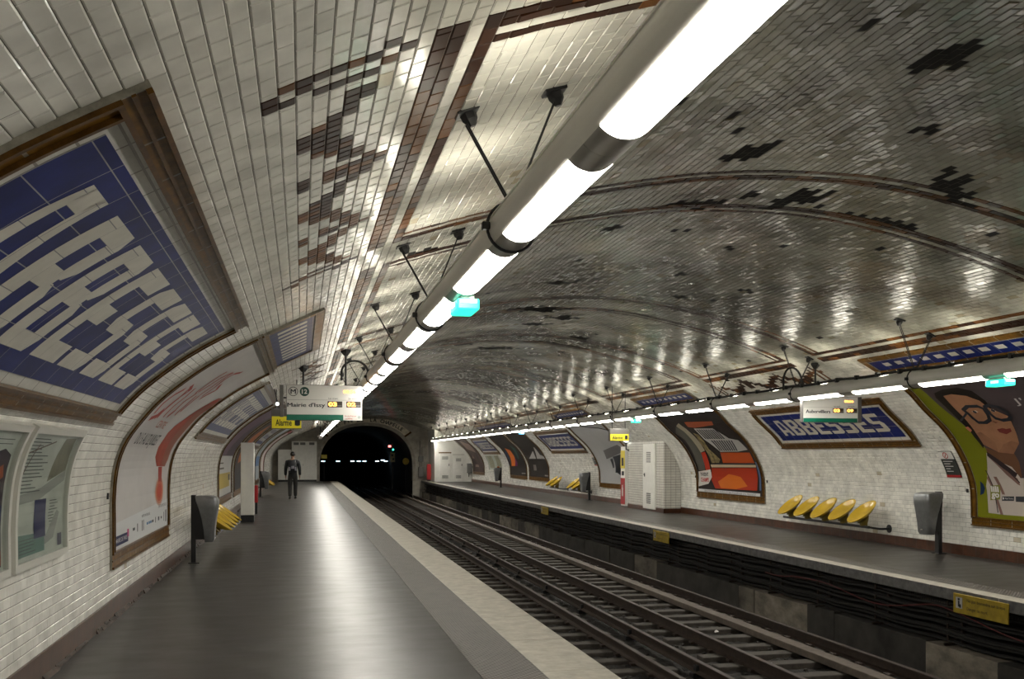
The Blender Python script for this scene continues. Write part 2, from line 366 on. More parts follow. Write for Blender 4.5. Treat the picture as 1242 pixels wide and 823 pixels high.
ART={'P1_strokes':[[(10.28,2.15),(10.24,2.28),(10.31,2.42),(10.45,2.52)],[(10.3,2.07),(10.5,2.11),(10.59,2.21)],[(10.65,2.11),(10.68,2.28),(10.73,2.42),(10.8,2.54),(10.57,2.6)],[(10.55,2.1),(10.68,2.21),(10.75,2.39),(10.67,2.55)],[(10.98,2.14),(10.99,2.3),(11.03,2.45),(10.95,2.58)],[(11.22,2.15),(11.34,2.24),(11.29,2.38),(11.39,2.54)],[(11.62,2.2),(11.66,2.35),(11.6,2.51)],[(11.77,2.27),(11.79,2.38),(11.76,2.53)],[(11.32,2.56),(11.3,2.68),(11.27,2.83),(11.26,2.96)],[(11.43,2.59),(11.51,2.72),(11.5,2.87),(11.61,3.01)],[(11.75,2.57),(11.77,2.72),(11.72,2.88),(11.68,3.01)],[(11.99,2.57),(12.0,2.73),(11.84,2.9),(11.85,3.03),(12.07,3.1)],[(12.09,2.52),(12.18,2.61),(12.35,2.72),(12.11,2.81)]],'P1_brush':[[(13.67,2.69),(13.36,2.65),(13.34,2.4),(12.95,2.14),(12.6,2.17),(12.31,2.05),(12.21,1.94),(12.25,1.84),(12.2,1.74),(12.26,1.6),(12.55,1.48),(13.3,1.47),(13.45,1.57),(13.45,1.7),(13.45,1.88),(13.51,2.19),(13.73,2.49)],[(12.72,1.47),(13.05,1.47),(13.15,1.25),(12.87,1.26)],[(12.91,1.3),(13.2,1.25),(13.35,1.14),(13.18,1.05),(12.9,1.04),(12.65,1.1),(12.61,1.19),(12.71,1.26)]],'P1_misc':[[(10.44,1.74),(11.88,1.83)],[(10.99,1.99),(11.62,2.09)],[(10.03,0.84),(13.96,0.97)],[(10.03,0.7),(10.96,0.69)],[(11.27,0.8),(11.96,0.8)],[(10.08,0.56),(13.63,0.51)]],'P3':[[(23.27,2.69),(22.97,2.64),(22.89,2.38),(23.05,1.97),(23.18,1.51),(23.34,1.23),(23.74,1.23),(23.73,1.45),(23.63,1.76),(23.55,2.21),(23.72,2.44)],[(22.87,2.81),(22.74,2.6),(22.73,2.3),(22.77,1.82),(23.11,1.76),(23.11,2.1),(23.05,2.5),(23.18,2.72)],[(22.47,2.83),(20.89,2.78),(20.98,2.66),(22.18,2.61),(22.51,2.66)],[(22.27,2.59),(21.22,2.55),(20.91,2.18),(20.51,2.11),(20.36,1.83),(20.91,1.78),(21.9,1.78),(22.33,2.18)],[(21.93,1.76),(20.35,1.75),(20.37,1.47),(22.07,1.46)],[(22.85,1.41),(20.35,1.42),(20.37,1.36),(22.86,1.33)],[(22.88,1.31),(20.38,1.34),(20.49,0.79),(22.8,0.77),(23.02,0.99)],[(22.62,0.95),(21.95,1.16),(21.34,1.12),(20.97,0.88),(21.59,0.79),(22.46,0.79)],[(23.08,1.76),(22.8,1.79),(22.88,1.51),(22.98,1.24),(23.28,1.23),(23.2,1.48)],[(23.76,1.2),(22.96,1.27),(22.97,1.06),(23.2,0.88),(23.85,0.79)],[(23.85,0.73),(20.33,0.73),(20.34,0.64),(23.87,0.63)],[(20.16,1.47),(20.07,1.47),(20.33,0.84),(20.43,0.84)],[(20.93,2.62),(20.54,2.67),(20.33,2.42),(20.33,2.16),(20.87,2.21),(20.95,2.45)],[(22.6,2.44),(22.38,2.36),(22.47,1.87),(22.14,1.56),(22.3,1.46),(22.75,1.45),(22.7,1.73),(22.74,2.06)]],'P3_bars':[[(22.19,2.55),(22.12,2.55),(22.14,2.19),(22.22,2.2)],[(22.06,2.55),(21.99,2.54),(22.0,2.19),(22.09,2.19)],[(21.93,2.54),(21.86,2.54),(21.87,2.19),(21.96,2.19)],[(21.8,2.54),(21.73,2.53),(21.75,2.18),(21.83,2.19)],[(21.68,2.53),(21.61,2.53),(21.62,2.18),(21.7,2.18)],[(21.55,2.53),(21.49,2.52),(21.49,2.18),(21.57,2.18)],[(21.43,2.52),(21.36,2.52),(21.37,2.17),(21.45,2.18)],[(21.31,2.52),(21.24,2.51),(21.25,2.17),(21.32,2.17)],[(21.19,2.51),(21.12,2.51),(21.12,2.17),(21.2,2.17)],[(21.99,2.14),(21.91,2.14),(21.81,1.81),(21.89,1.81)],[(21.85,2.14),(21.77,2.14),(21.7,1.81),(21.77,1.81)],[(21.71,2.13),(21.64,2.13),(21.58,1.81),(21.65,1.81)],[(21.57,2.13),(21.5,2.13),(21.46,1.81),(21.54,1.81)],[(21.44,2.13),(21.36,2.13),(21.35,1.81),(21.42,1.81)],[(21.3,2.13),(21.23,2.12),(21.23,1.81),(21.31,1.81)],[(21.17,2.12),(21.1,2.12),(21.12,1.81),(21.19,1.81)],[(21.04,2.12),(20.97,2.12),(21.01,1.81),(21.08,1.81)],[(20.91,2.12),(20.84,2.11),(20.9,1.8),(20.97,1.81)]],'P3_splash':[[(23.64,1.16),(23.12,1.21),(23.15,1.11),(23.68,1.05)],[(23.69,1.01),(23.17,1.06),(23.2,0.93),(23.7,0.88)]],'P4':[[(12.4,3.13),(10.65,3.03),(11.95,1.06),(12.53,1.69),(12.55,2.28),(12.54,2.87)],[(12.63,2.96),(12.39,3.02),(12.05,3.03),(11.83,2.93),(11.73,2.73),(11.76,2.57),(12.35,2.04),(12.57,1.79),(12.62,2.01),(12.62,2.16),(12.64,2.42),(12.64,2.68),(12.68,2.87)],[(12.49,2.89),(12.29,2.91),(12.02,2.85),(11.84,2.74),(11.79,2.59),(11.58,2.39),(11.66,2.2),(11.72,2.02),(11.78,1.87),(12.0,1.69),(12.29,1.72),(12.52,1.86),(12.52,2.08),(12.48,2.45),(12.48,2.71)],[(12.51,1.81),(12.29,1.72),(11.99,1.71),(11.97,1.56),(12.03,1.29),(12.26,1.5),(12.55,1.69)],[(12.56,1.71),(12.38,1.56),(12.16,1.47),(12.06,1.29),(11.89,1.29),(11.97,0.71),(12.51,0.71),(12.81,0.72),(12.83,1.14)],[(12.03,2.14),(11.9,2.16),(11.84,2.14),(11.75,2.15),(11.77,2.09),(11.91,2.04),(12.02,2.08)],[(12.62,2.14),(12.54,2.15),(12.54,2.09),(12.62,2.08)],[(12.94,1.22),(12.88,1.17),(12.86,1.1),(12.9,1.02),(12.98,0.99)],[(12.74,1.15),(12.52,1.17),(12.55,0.94),(12.76,0.92)],[(12.5,0.99),(12.25,1.0),(12.26,0.93),(12.51,0.92)],[(12.22,1.0),(11.96,1.01),(11.96,0.92),(12.22,0.92)],[(12.56,1.64),(12.33,1.34),(12.15,1.19),(12.1,1.17),(12.12,1.28),(12.32,1.45),(12.53,1.69)],[(12.77,1.27),(12.68,1.03),(12.55,0.71),(12.49,0.71),(12.64,1.06),(12.72,1.33)],[(12.42,1.01),(12.31,0.72),(12.2,0.72),(12.25,0.99)],[(11.96,2.33),(11.98,2.29),(11.95,2.26),(11.88,2.28),(11.93,2.3)],[(12.53,1.73),(12.26,1.5),(12.09,1.36),(12.15,1.3),(12.36,1.45),(12.57,1.66)]],'P4_lens':[[(12.32,2.59),(12.18,2.65),(11.97,2.64),(11.9,2.58),(11.94,2.44),(12.0,2.34),(12.13,2.29),(12.27,2.3),(12.3,2.4),(12.3,2.5)],[(11.84,2.62),(11.75,2.64),(11.59,2.59),(11.53,2.49),(11.56,2.37),(11.62,2.33),(11.76,2.32),(11.85,2.37),(11.87,2.47)]],'P4_eyes':[[(12.19,2.54),(12.1,2.56),(12.07,2.52),(12.16,2.5)],[(11.8,2.55),(11.73,2.56),(11.72,2.51),(11.79,2.5)]],'P4_txt':[[(11.24,2.65),(11.1,2.62)],[(12.76,1.04),(12.54,1.06)],[(12.76,0.95),(12.55,0.97)]],'P5':[[(31.12,1.88),(29.24,2.11),(28.87,1.9),(29.49,1.77),(31.28,1.53)],[(30.49,1.63),(29.12,1.76),(29.76,1.47),(30.06,0.99),(30.24,0.96),(30.06,1.41),(30.46,1.28),(30.58,1.04),(30.76,1.04),(30.55,1.41)],[(30.9,1.53),(30.58,1.57),(30.79,1.22),(30.93,1.2)]],'P6':[[(46.57,2.16),(45.71,2.0),(45.66,1.6),(46.29,1.12),(47.08,1.11),(46.7,1.54)],[(45.72,1.57),(45.53,1.33),(45.78,1.12),(46.29,1.12)],[(44.93,2.33),(44.33,2.13),(44.79,1.54),(45.1,1.48),(44.96,1.99)],[(46.75,2.01),(46.96,1.6),(47.48,1.1),(47.7,1.16),(47.58,1.8)]],'P7':[[(42.73,1.52),(41.19,1.93),(41.43,1.52)],[(40.52,2.15),(40.41,2.12),(40.29,1.52),(41.22,1.52)],[(40.67,1.75),(40.08,1.69),(39.32,1.52),(40.19,1.52)],[(42.64,1.07),(42.16,1.08),(42.22,0.79),(42.7,0.78)]]}
# ---------------------------------------------------------------- tiled vault and walls
YA,YB=-4.0,62.0
CH=.0726; CS=.197; NC=int((T-.36)/CH)
def vnoise(y,s,sc,seed):
    r=np.random.default_rng(seed); G=r.random((128,128))
    a=np.asarray(y)/sc+40; b=np.asarray(s)/sc+40
    i=np.floor(a).astype(int);j=np.floor(b).astype(int);u=a-i;v=b-j;u=u*u*(3-2*u);v=v*v*(3-2*v)
    g=lambda p,q:G[p%128,q%128]
    return (g(i,j)*(1-u)+g(i+1,j)*u)*(1-v)+(g(i,j+1)*(1-u)+g(i+1,j+1)*u)*v
PANELS=[(-1.9,2.75),(3.62,7.68),(8.5,14.15),(15.0,18.75),(19.55,25.3),(26.2,29.9),(30.7,36.4),(37.3,41.0),(41.8,47.5),(48.4,52.1),(52.9,58.6)]
CL,CR=59,170     # first and last course inside the ceiling panels
BROWN=(.030,.012,.006); AMBER=(.115,.044,.010)
MOS_ROWS="""0 .........
1 .......#.
2 .######.#
3 #.#....#.
4 ##.####..
6 .....##..
7 .....##..
8 .....#...
9 ....##...
10 ...##....
11 ..###....
12 ..###....
13 ..###....
14 ...###...
15 ...###...
16 ....##...
17 .....##..
18 .....##..
19 .......#.
20 ..#.#####
21 ..#.#####
22 ..#.####.
23 ......##.
24 .....##..
25 .....#...
26 ....##...
27 ...###...
28 ...##....
29 ..###....
30 ..###....
31 ..###....
32 ...###...
33 ...###...
34 .....##..
35 .....##..
36 ......##.
37 ....#.##.
38 ..#.####.
39 ..#.##.##
40 ..#...##.
41 .....##..
42 .....##..
43 ....##...
44 ...###...
45 ...###...
46 ..###....
47 ..###....
48 ..###....
49 ...###...
50 ...###...
51 ....##...
52 .....##..
53 .....##..
54 ......##.
55 ...####..
56 .##....##
57 ..######.
58 ##....#..
59 .#......."""
MOS={}
for ln in MOS_ROWS.split("\n"):
    k,pat=ln.split()
    for c,ch in enumerate(pat):
        if ch=="#": MOS.setdefault(c,[]).append(int(k))
MOS_OFF=[('L',3.5),('R',19.0),('L',15.0),('R',33.0)]
PATCH=[(5.02,7.89,.28),(6.87,7.57,.30),(7.07,9.6,.26),(7.42,9.83,.24),(8.21,8.66,.42),(8.1,8.2,.25),(11.0,7.3,.16),(12.6,7.6,.2),(11.9,9.1,.22),(15.2,8.0,.45),(16.2,8.6,.4),(17.0,8.3,.3),(10.3,8.9,.14),(6.0,6.9,.12),(9.6,8.0,.15),(13.3,9.6,.2),(21,8.3,.5),(24.2,9,.4),(30,8.4,.5),(36,8.6,.5),(9.3,7.2,.12),(5.6,9.3,.1),(6.3,8.7,.13),(4.1,8.8,.12),(12.1,10.1,.12),(18.4,9.6,.25),(20.0,7.4,.25),(5.4,6.3,.12)]
tiles=[]  # y0,y1,s0,s1,kind
def add_run(c,ya,yb,kind,step=.15,off=None):
    s0=CS+c*CH; o=(c%2)*.075 if off is None else off
    k=math.floor((ya-o)/step); y=o+k*step
    while y<yb-1e-6:
        a=max(y,ya);b=min(y+step,yb)
        if b-a>.012: tiles.append((a,b,s0,s0+CH,kind))
        y+=step
mosc={}
for side,y0 in MOS_OFF:
    for c,ks in MOS.items():
        cc=49+c if side=='L' else 180-c
        for k in ks:
            ya=y0+.075*k if side=='L' else y0-.075*(k+1)
            mosc.setdefault(cc,[]).append((ya,ya+.075))
BW=4*CH
for c in range(NC):
    if c in mosc:
        ya=YA
        for a,b in sorted(mosc[c]):
            if a>ya: add_run(c,ya,a,0)
            tiles.append((a,b,CS+c*CH,CS+(c+1)*CH,1)); ya=b
        add_run(c,ya,YB,0); continue
    if CL<=c<=CR:
        ya=YA
        edge={CL:1,CL+1:1,CL+2:0,CL+3:1,CR:1,CR-1:1,CR-2:0,CR-3:1}.get(c,None)
        for p0,p1 in PANELS:
            add_run(c,ya,p0,0)
            if edge is not None: add_run(c,p0,p1,edge)
            else: add_run(c,p0+BW,p1-BW,0)
            ya=p1
        add_run(c,ya,YB,0)
    else: add_run(c,YA,YB,0)
sa,sb=CS+(CL+4)*CH,CS+(CR-3)*CH; ns=int(round((sb-sa)/.15)); sl=(sb-sa)/ns
for p0,p1 in PANELS:
    for r,kd in enumerate((1,1,0,1)):
        for q in range(ns):
            o=.5*(r%2)
            u0=sa+(q-o)*sl; u1=u0+sl; u0=max(u0,sa); 
            if q==ns-1: u1=sb
            tiles.append((p0+r*CH,p0+(r+1)*CH,u0,u1,kd)); tiles.append((p1-(r+1)*CH,p1-r*CH,u0,u1,kd))
TA=np.array(tiles); y0,y1,s0,s1,kd=TA.T
ym=(y0+y1)/2; sm=(s0+s1)/2; n=len(TA)
white=np.array((.80,.785,.725)); var=1+rng.normal(0,.035,n)
ceil=np.clip((sm-4.4)/2.5,0,1)*np.clip((T-3.2-sm)/2.0,0,1)
g1=vnoise(ym,sm,1.7,1); g2=vnoise(ym,sm,.45,2); g3=vnoise(ym,sm,.2,3)
grime_shade=1-ceil*np.clip(.49+.40*g1+.35*(g2-.5),0,.82)  # ceiling grime, deepened across the crown to imitate the dim light there
grime_shade*=1-.10*(g3-.3).clip(0)
col=white[None]*(var*grime_shade)[:,None]
col[:,2]*=1-.10*ceil
rust=(ceil*(vnoise(ym,sm,.9,9)>.80))[:,None]; col=col*(1-.18*rust*np.array((.3,.8,1.2)))
odd=rng.random(n)<.004*(1+8*ceil); col[odd]*=np.array((.72,.66,.55))
amb=(vnoise(ym,sm,.8,5)+rng.normal(0,.18,n))>.56
br=kd==1
col[br]=np.where(amb[br][:,None],AMBER,BROWN)*(1+rng.normal(0,.2,br.sum()))[:,None].clip(.4)
rough=.15+.06*rng.random(n)+.08*ceil*g1; rough[br]=.38
miss=np.zeros(n,bool)
for (py,ps,pr) in PATCH:
    d=np.hypot((ym-py)*1.1,(sm-ps)/1.15)/pr+ (g3-.5)*1.0+(vnoise(ym,sm,.09,8)-.5)*.9
    miss|=d<.55
miss|=(rng.random(n)<.0010*ceil)
# scorched rows beside the ceiling panels
for p0,p1 in PANELS:
    for e in (p0-.05,p1+.05):
        miss|=(np.abs(ym-e)<.05)&(ceil>.2)&(vnoise(ym,sm,.5,11)>.80)
    miss|=(np.abs(ym-p0-.14)<.06)&(vnoise(ym,sm,.7,12)>.86)
miss&=~((sm<4.3)|(sm>T-3.9))
col[miss]=np.array((.010,.009,.008)); rough[miss]=.65
tilt=.019
def tile_obj(name,mask):
    idx=np.where(mask)[0]; near=idx[(ym[idx]<26)&(~miss[idx])]; far=idx[(ym[idx]>=26)|miss[idx]]
    V=[];Fc=[];COL=[];nv=0
    def corners(ii,g,o):
        cs=[(y0[ii]+g,s0[ii]+g),(y1[ii]-g,s0[ii]+g),(y1[ii]-g,s1[ii]-g),(y0[ii]+g,s1[ii]-g)]
        return [surf(a,b,o[k]) for k,(a,b) in enumerate(cs)]
    for ii,bev in ((near,True),(far,False)):
        m=len(ii)
        if not m: continue
        tl=np.where(sm[ii]<4.8,.009,tilt); ta=rng.normal(0,1,m)*tl;tb=rng.normal(0,1,m)*tl; hl=(y1[ii]-y0[ii])/2; hs=(s1[ii]-s0[ii])/2
        base=np.where(miss[ii],.0012,.0046)
        o=[base-ta*hl-tb*hs,base+ta*hl-tb*hs,base+ta*hl+tb*hs,base-ta*hl+tb*hs]
        o=[np.maximum(x,.0008) for x in o]
        if bev:
            A=np.stack(corners(ii,.0013,[0*base+.0005]*4)+corners(ii,.0066,o),1)   # m,8,3
            fl=np.array([(4,5,6,7),(0,1,5,4),(1,2,6,5),(2,3,7,6),(3,0,4,7)])
        else:
            A=np.stack(corners(ii,.0030,o),1); fl=np.array([(0,1,2,3)])
        k=A.shape[1]
        V.append(A.reshape(-1,3)); f=(fl[None]+(np.arange(m)*k)[:,None,None]+nv).reshape(-1,4); Fc.append(f); nv+=m*k
        cc=np.concatenate([col[ii],rough[ii][:,None]],1); COL.append(np.repeat(cc,len(fl),0))
    # grout bed behind the tiles
    sl0,sl1=s0[idx].min(),s1[idx].max(); q=int((sl1-sl0)/.08)+1
    sv=np.linspace(sl0,sl1,q); yv=np.array([YA,YB])
    G=np.stack([surf(np.full(q,yv[0]),sv,0),surf(np.full(q,yv[1]),sv,0)],1)
    V.append(G.reshape(-1,3)); gf=np.array([(i*2,i*2+1,i*2+3,i*2+2) for i in range(q-1)])+nv; Fc.append(gf)
    COL.append(np.tile(np.array([.10,.092,.078,.8]),(q-1,1)))
    V=np.concatenate(V);Fc=np.concatenate(Fc);COL=np.concatenate(COL)
    me=bpy.data.meshes.new(name); me.vertices.add(len(V)); me.vertices.foreach_set('co',V.astype(np.float32).ravel())
    me.loops.add(Fc.size); me.loops.foreach_set('vertex_index',Fc.astype(np.int32).ravel())
    me.polygons.add(len(Fc)); me.polygons.foreach_set('loop_start',np.arange(0,Fc.size,4,dtype=np.int32))
    at=me.attributes.new('tile','FLOAT_COLOR','FACE'); at.data.foreach_set('color',COL.astype(np.float32).ravel())
    me.update(calc_edges=True); me.polygons.foreach_set('use_smooth',np.zeros(len(Fc),bool)); me.validate()
    o=link(name,me,M['tile']); tag(o,kind='structure'); return o
WL,WR=1.95,T-1.85
tile_obj('wall_left',sm<WL)
tile_obj('wall_right',sm>WR)
tile_obj('ceiling',(sm>=WL)&(sm<=WR))

# plinths
mb=MB(); mb.box(-1.825,-1.803,YA,YB,.12,.20); mb.box(-1.825,-1.806,YA,YB,.0,.12); mb.build('baseboard_left',M['base']).__setitem__('kind','structure')
mb=MB(); mb.box(10.44,10.466,YA,YB,-.01,.165); mb.build('baseboard_right',M['base']).__setitem__('kind','structure')
mb=MB()
for i in range(220):   # broken mortar along the foot of the wall
    y=rng.uniform(3,40); l=rng.uniform(.15,.9); h=rng.uniform(.012,.05); d=rng.uniform(.006,.03)
    mb.loft([[(-1.805,y,0),(-1.805,y,h),(-1.805+d*.4,y,h*.8),(-1.805+d,y,0)],[(-1.805,y+l,0),(-1.805,y+l,h*.7),(-1.805+d*.4,y+l,h*.5),(-1.805+d*1.3,y+l,0)]])
mb.build('baseboard_left_mortar',M['basedirt']).__setitem__('kind','structure')

# ---------------------------------------------------------------- platforms, track bed
def struct(name,mb,m,**k): return tag(mb.build(name,m,**k),kind='structure')
XL,XR=2.24,7.63
struct('floor',MB().box(-1.83,1.27,YA,YB,-.25,0),M['asphalt'])
struct('floor_right',MB().box(XR+.37,10.47,YA,YB,-.25,0),M['asphalt'])
def dotmat():
    m=mat('tactile_strip',(.075,.066,.056),.42,noise=(5,.3)); nt=m.node_tree; N=nt.nodes; Lk=nt.links
    tc=N.new('ShaderNodeTexCoord'); sp=N.new('ShaderNodeSeparateXYZ'); Lk.new(tc.outputs['Object'],sp.inputs[0])
    o=[]
    for ax in (0,1):
        mu=N.new('ShaderNodeMath'); mu.operation='MULTIPLY'; mu.inputs[1].default_value=2*PI/.045; Lk.new(sp.outputs[ax],mu.inputs[0])
        sn=N.new('ShaderNodeMath'); sn.operation='SINE'; Lk.new(mu.outputs[0],sn.inputs[0]); o.append(sn)
    ad=N.new('ShaderNodeMath'); ad.operation='MULTIPLY'; Lk.new(o[0].outputs[0],ad.inputs[0]); Lk.new(o[1].outputs[0],ad.inputs[1])
    bp=N.new('ShaderNodeBump'); bp.inputs['Strength'].default_value=1; bp.inputs['Distance'].default_value=.006
    Lk.new(ad.outputs[0],bp.inputs['Height']); Lk.new(bp.outputs[0],N['Principled BSDF'].inputs['Normal']); return m
M['dots']=dotmat()
struct('trim_1',MB().box(1.27,1.73,YA,YB,-.25,.004),M['dots'])
struct('trim_2',MB().box(XR+.24,XR+.6,YA,YB,-.25,.004),M['dots'])
def nosing(name,x0,x1,face):
    mb=MB(); y=YA
    while y<YB:
        mb.cur=0; mb.box(x0,x1,y+.002,y+1.198,-.13,.008,bev=.006); y+=1.2
    o=struct(name,mb,[M['nosing'],M['nosingface']])
    for p in o.data.polygons:
        if abs(p.normal.x)>.9: p.material_index=1
nosing('trim_3',1.73,XL,1); nosing('trim_4',XR,XR+.24,-1)
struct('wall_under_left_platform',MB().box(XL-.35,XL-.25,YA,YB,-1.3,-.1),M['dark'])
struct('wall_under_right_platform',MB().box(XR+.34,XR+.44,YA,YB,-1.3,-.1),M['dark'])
mb=MB(); y=YA
while y<YB:
    mb.cur=int(rng.choice([0,0,1,2,2])); l=rng.uniform(.5,2.2); d=rng.uniform(0,.035); mb.box(XR+.10-d,XR+.36,y,min(y+l,YB),-1.3,-.70-rng.uniform(0,.05),bev=.012); y+=l
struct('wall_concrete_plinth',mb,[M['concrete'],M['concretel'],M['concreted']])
mb=MB(); nx,ny=70,420; xs=np.linspace(XL-.3,XR+.4,nx); ys=np.concatenate([np.linspace(YA,26,300),np.linspace(26.3,YB+45,ny-300)])
P=[];fs=[]
for j,yy in enumerate(ys):
    for i,xx in enumerate(xs): P.append((xx,yy,-1.165+rng.normal(0,.012)+.03*vnoise(yy,xx,.5,21)-.015))
for j in range(ny-1):
    for i in range(nx-1): a=j*nx+i; fs.append((a,a+1,a+nx+1,a+nx))
mb.add(P,fs); struct('ground_track_bed',mb,M['ballast'])
# loose ballast
mb=MB(); ico=[]
bm=bmesh.new(); bmesh.ops.create_icosphere(bm,subdivisions=1,radius=1); bm.verts.index_update()
iv=[v.co.copy() for v in bm.verts]; jf=[tuple(v.index for v in f.verts) for f in bm.faces]; bm.free()
for k in range(5200):
    y=4.5+25*rng.random()**1.6; x=rng.uniform(XL-.1,XR+.1); r=rng.uniform(.014,.038); jx=rng.uniform(.6,1.3,12)
    if min(abs(x-c) for c in (2.77,4.27,4.83,5.63,7.15))<.15 or abs(x-6.7)<.14: continue
    if x>XR+.02: continue
    if (2.38<x<4.7 or 5.18<x<7.58) and abs((y-3.3+.31)%.62-.31)<.19 and rng.random()<.97: continue
    a=rng.uniform(0,6.28); ca,sa_=math.cos(a),math.sin(a); zz=-1.155+rng.uniform(-.01,.02)
    mb.add([(x+r*j*(v.x*ca-v.y*sa_),y+r*j*(v.x*sa_+v.y*ca),zz+r*j*v.z*.7) for v,j in zip(iv,jx)],jf)
tag(mb.build('ballast_gravel',M['stone']),'dark loose ballast stones between the rails and sleepers','gravel',kind='stuff')

# sleepers
def sleepers(x0,x1,which,grp):
    bx=[MB().box(0,x1-x0,-.11,.11,-.13,0,bev=.012).build('sleeper',M['sleeper']) for _ in range(1)][0]
    me=bx.data; bpy.data.objects.remove(bx)
    y=3.3; k=1
    while y<61.5:
        o=link('railway_sleeper',me); o.location=(x0+rng.uniform(-.05,.05),y+rng.uniform(-.03,.03),-1.105+rng.uniform(-.008,.008)); o.rotation_euler=(0,0,rng.normal(0,.008))
        tag(o,f'dusty wooden sleeper, {nth(k)} from the camera in the {which} track','sleeper',grp); y+=.62; k+=1
sleepers(2.45,4.62,'near','sleepers of the near track'); sleepers(5.25,7.5,'far','sleepers of the far track')

# rails
def railprof(x,zt,s=1.0,hd=.036):
    h=.14*s
    return [(x-.065*s,zt-h),(x+.065*s,zt-h),(x+.065*s,zt-h+.012),(x+.012,zt-h+.03),(x+.012,zt-.04),(x+hd,zt-.034),(x+hd,zt-.004),(x+hd-.006,zt),(x-hd+.006,zt),(x-hd,zt-.004),(x-hd,zt-.034),(x-.012,zt-.04),(x-.012,zt-h+.03),(x-.065*s,zt-h+.012)]
def rail(x,zt,label,top,s=1.0,insul=False,cat='rail'):
    root=thing('rail',label,cat,loc=(x,0,zt))
    mb=MB(); mb.prism_y(railprof(0,0,s),YA,100); o=mb.build('rail_bar',[M['rail'],top],root)
    for p in o.data.polygons:
        if p.normal.z>.5 and p.center.z>-.01: p.material_index=1
    y=3.6; 
    bb=None
    while y<40:
        if insul:
            if bb is None: bb=MB().box(-.10,.10,-.06,.06,-.155*s-.05,-.14*s,bev=.01).box(-.05,.05,-.05,.05,-.145*s,-.05,bev=.01).build('insulator',M['black'],root)
            else: c=bb.copy(); C.objects.link(c); c.parent=root; bb=c
            bb.location=(0,y,0); y+=2.48
        else:
            if bb is None: bb=MB().box(-.12,.12,-.055,.055,-.16*s,-.125*s,bev=.008).build('rail_chair',M['rail'],root)
            else: c=bb.copy(); C.objects.link(c); c.parent=root; bb=c
            bb.location=(0,y,0); y+=.62
        if y>40: break
    return root
rail(2.77,-.95,'polished running rail closest to the left platform edge',M['railtop'])
rail(4.27,-.95,'shiny polished running rail beside the small yellow marker',M['railtop'])
rail(4.83,-.95,'dull third rail on black insulators beside the shiny running rail',M['raildull'],insul=True)
rail(5.63,-.95,'tall dark running rail of the far track, on the side away from the right platform',M['raildull'],s=1.1)
rail(7.15,-.95,'running rail nearest the concrete plinth under the right platform',M['raildull'])
mb=MB(); mb.box(6.60,6.80,YA,100,-1.10,-1.0,bev=.01); tag(mb.build('cable_duct',M['duct']),'flat dusty brown duct lying between the rails of the far track','duct')
# small things on the track
r=thing('marker_flag','small yellow plastic marker lying beside the shiny running rail','marker',loc=(4.50,7.25,-1.08))
MB().box(-.06,.06,-.03,.03,0,.07,bev=.006).build('plate',M['ysign'],r); MB().box(-.02,.02,-.012,.012,-.06,.0).build('foot',M['black'],r)
for k,(x,y) in enumerate([(6.1,9.3),(6.25,7.9),(5.9,11.2),(7.45,10.5),(3.2,8.2),(3.0,9.6),(6.2,13.5),(4.6,6.9)]):
    q=MB(); n=7; q.add([(.05*rng.uniform(.5,1)*math.cos(2*PI*i/n),.05*rng.uniform(.5,1)*math.sin(2*PI*i/n),rng.uniform(0,.03)) for i in range(n)]+[(0,0,.045)],[(i,(i+1)%n,n) for i in range(n)]+[tuple(range(n))])
    o=q.build('paper_scrap',M['paper']); o.location=(x,y,-1.10)
    tag(o,f'crumpled white paper scrap on the ballast, {nth(k+1)} of the litter pieces'+(' beside the duct' if 5.8<x<6.5 else ' near a running rail'),'litter','paper scraps on the track')
# cables below the right platform
zc=[-.19,-.25,-.33,-.39,-.47,-.55,-.60,-.67]; words=['topmost','second from the top','third from the top','fourth from the top','fifth from the top','sixth from the top','seventh from the top','lowest']
for i,z in enumerate(zc):
    x=XR+.20+.02*math.sin(i*2.1); rr=.017+.010*((i*7)%3)/2
    pts=[(x+.012*math.sin(y*1.1+i),y,z-.014*(1-math.cos(2*PI*(y%1.5)/1.5))+.006*math.sin(y*.9+i*2)) for y in np.arange(2,61.9,.375)]
    tag(MB().tube(pts,rr,7).build('wall_cable',M['cable'],smooth=True),f'grimy dark cable under the right platform edge, {words[i]} of its rack','cable','cables under the right platform')
pts=[(XR+.115,y,-.30-.09*abs(math.sin(y*.9))-.05*math.sin(y*2.3)) for y in np.arange(5,15,.15)]
tag(MB().tube(pts,.008,6).build('red_cable',M['redcable']),'thin red cable sagging over the dark cables under the right platform','cable')
me=None; y=4.2
while y<61:
    if me is None:
        q=MB().box(.06,.36,-.015,.015,-.72,-.69).box(.30,.34,-.02,.02,-.72,-.14)
        for z in (-.22,-.36,-.50,-.64): q.box(.10,.32,-.012,.012,z-.012,z+.0); q.box(.10,.115,-.012,.012,z,z+.05)
        o=q.build('cable_bracket',M['rail']); me=o.data
    else: o=link('cable_bracket',me)
    o.location=(XR,y,0); tag(o,'dark iron bracket carrying the cables under the right platform edge','bracket','cable brackets under the right platform'); y+=1.5
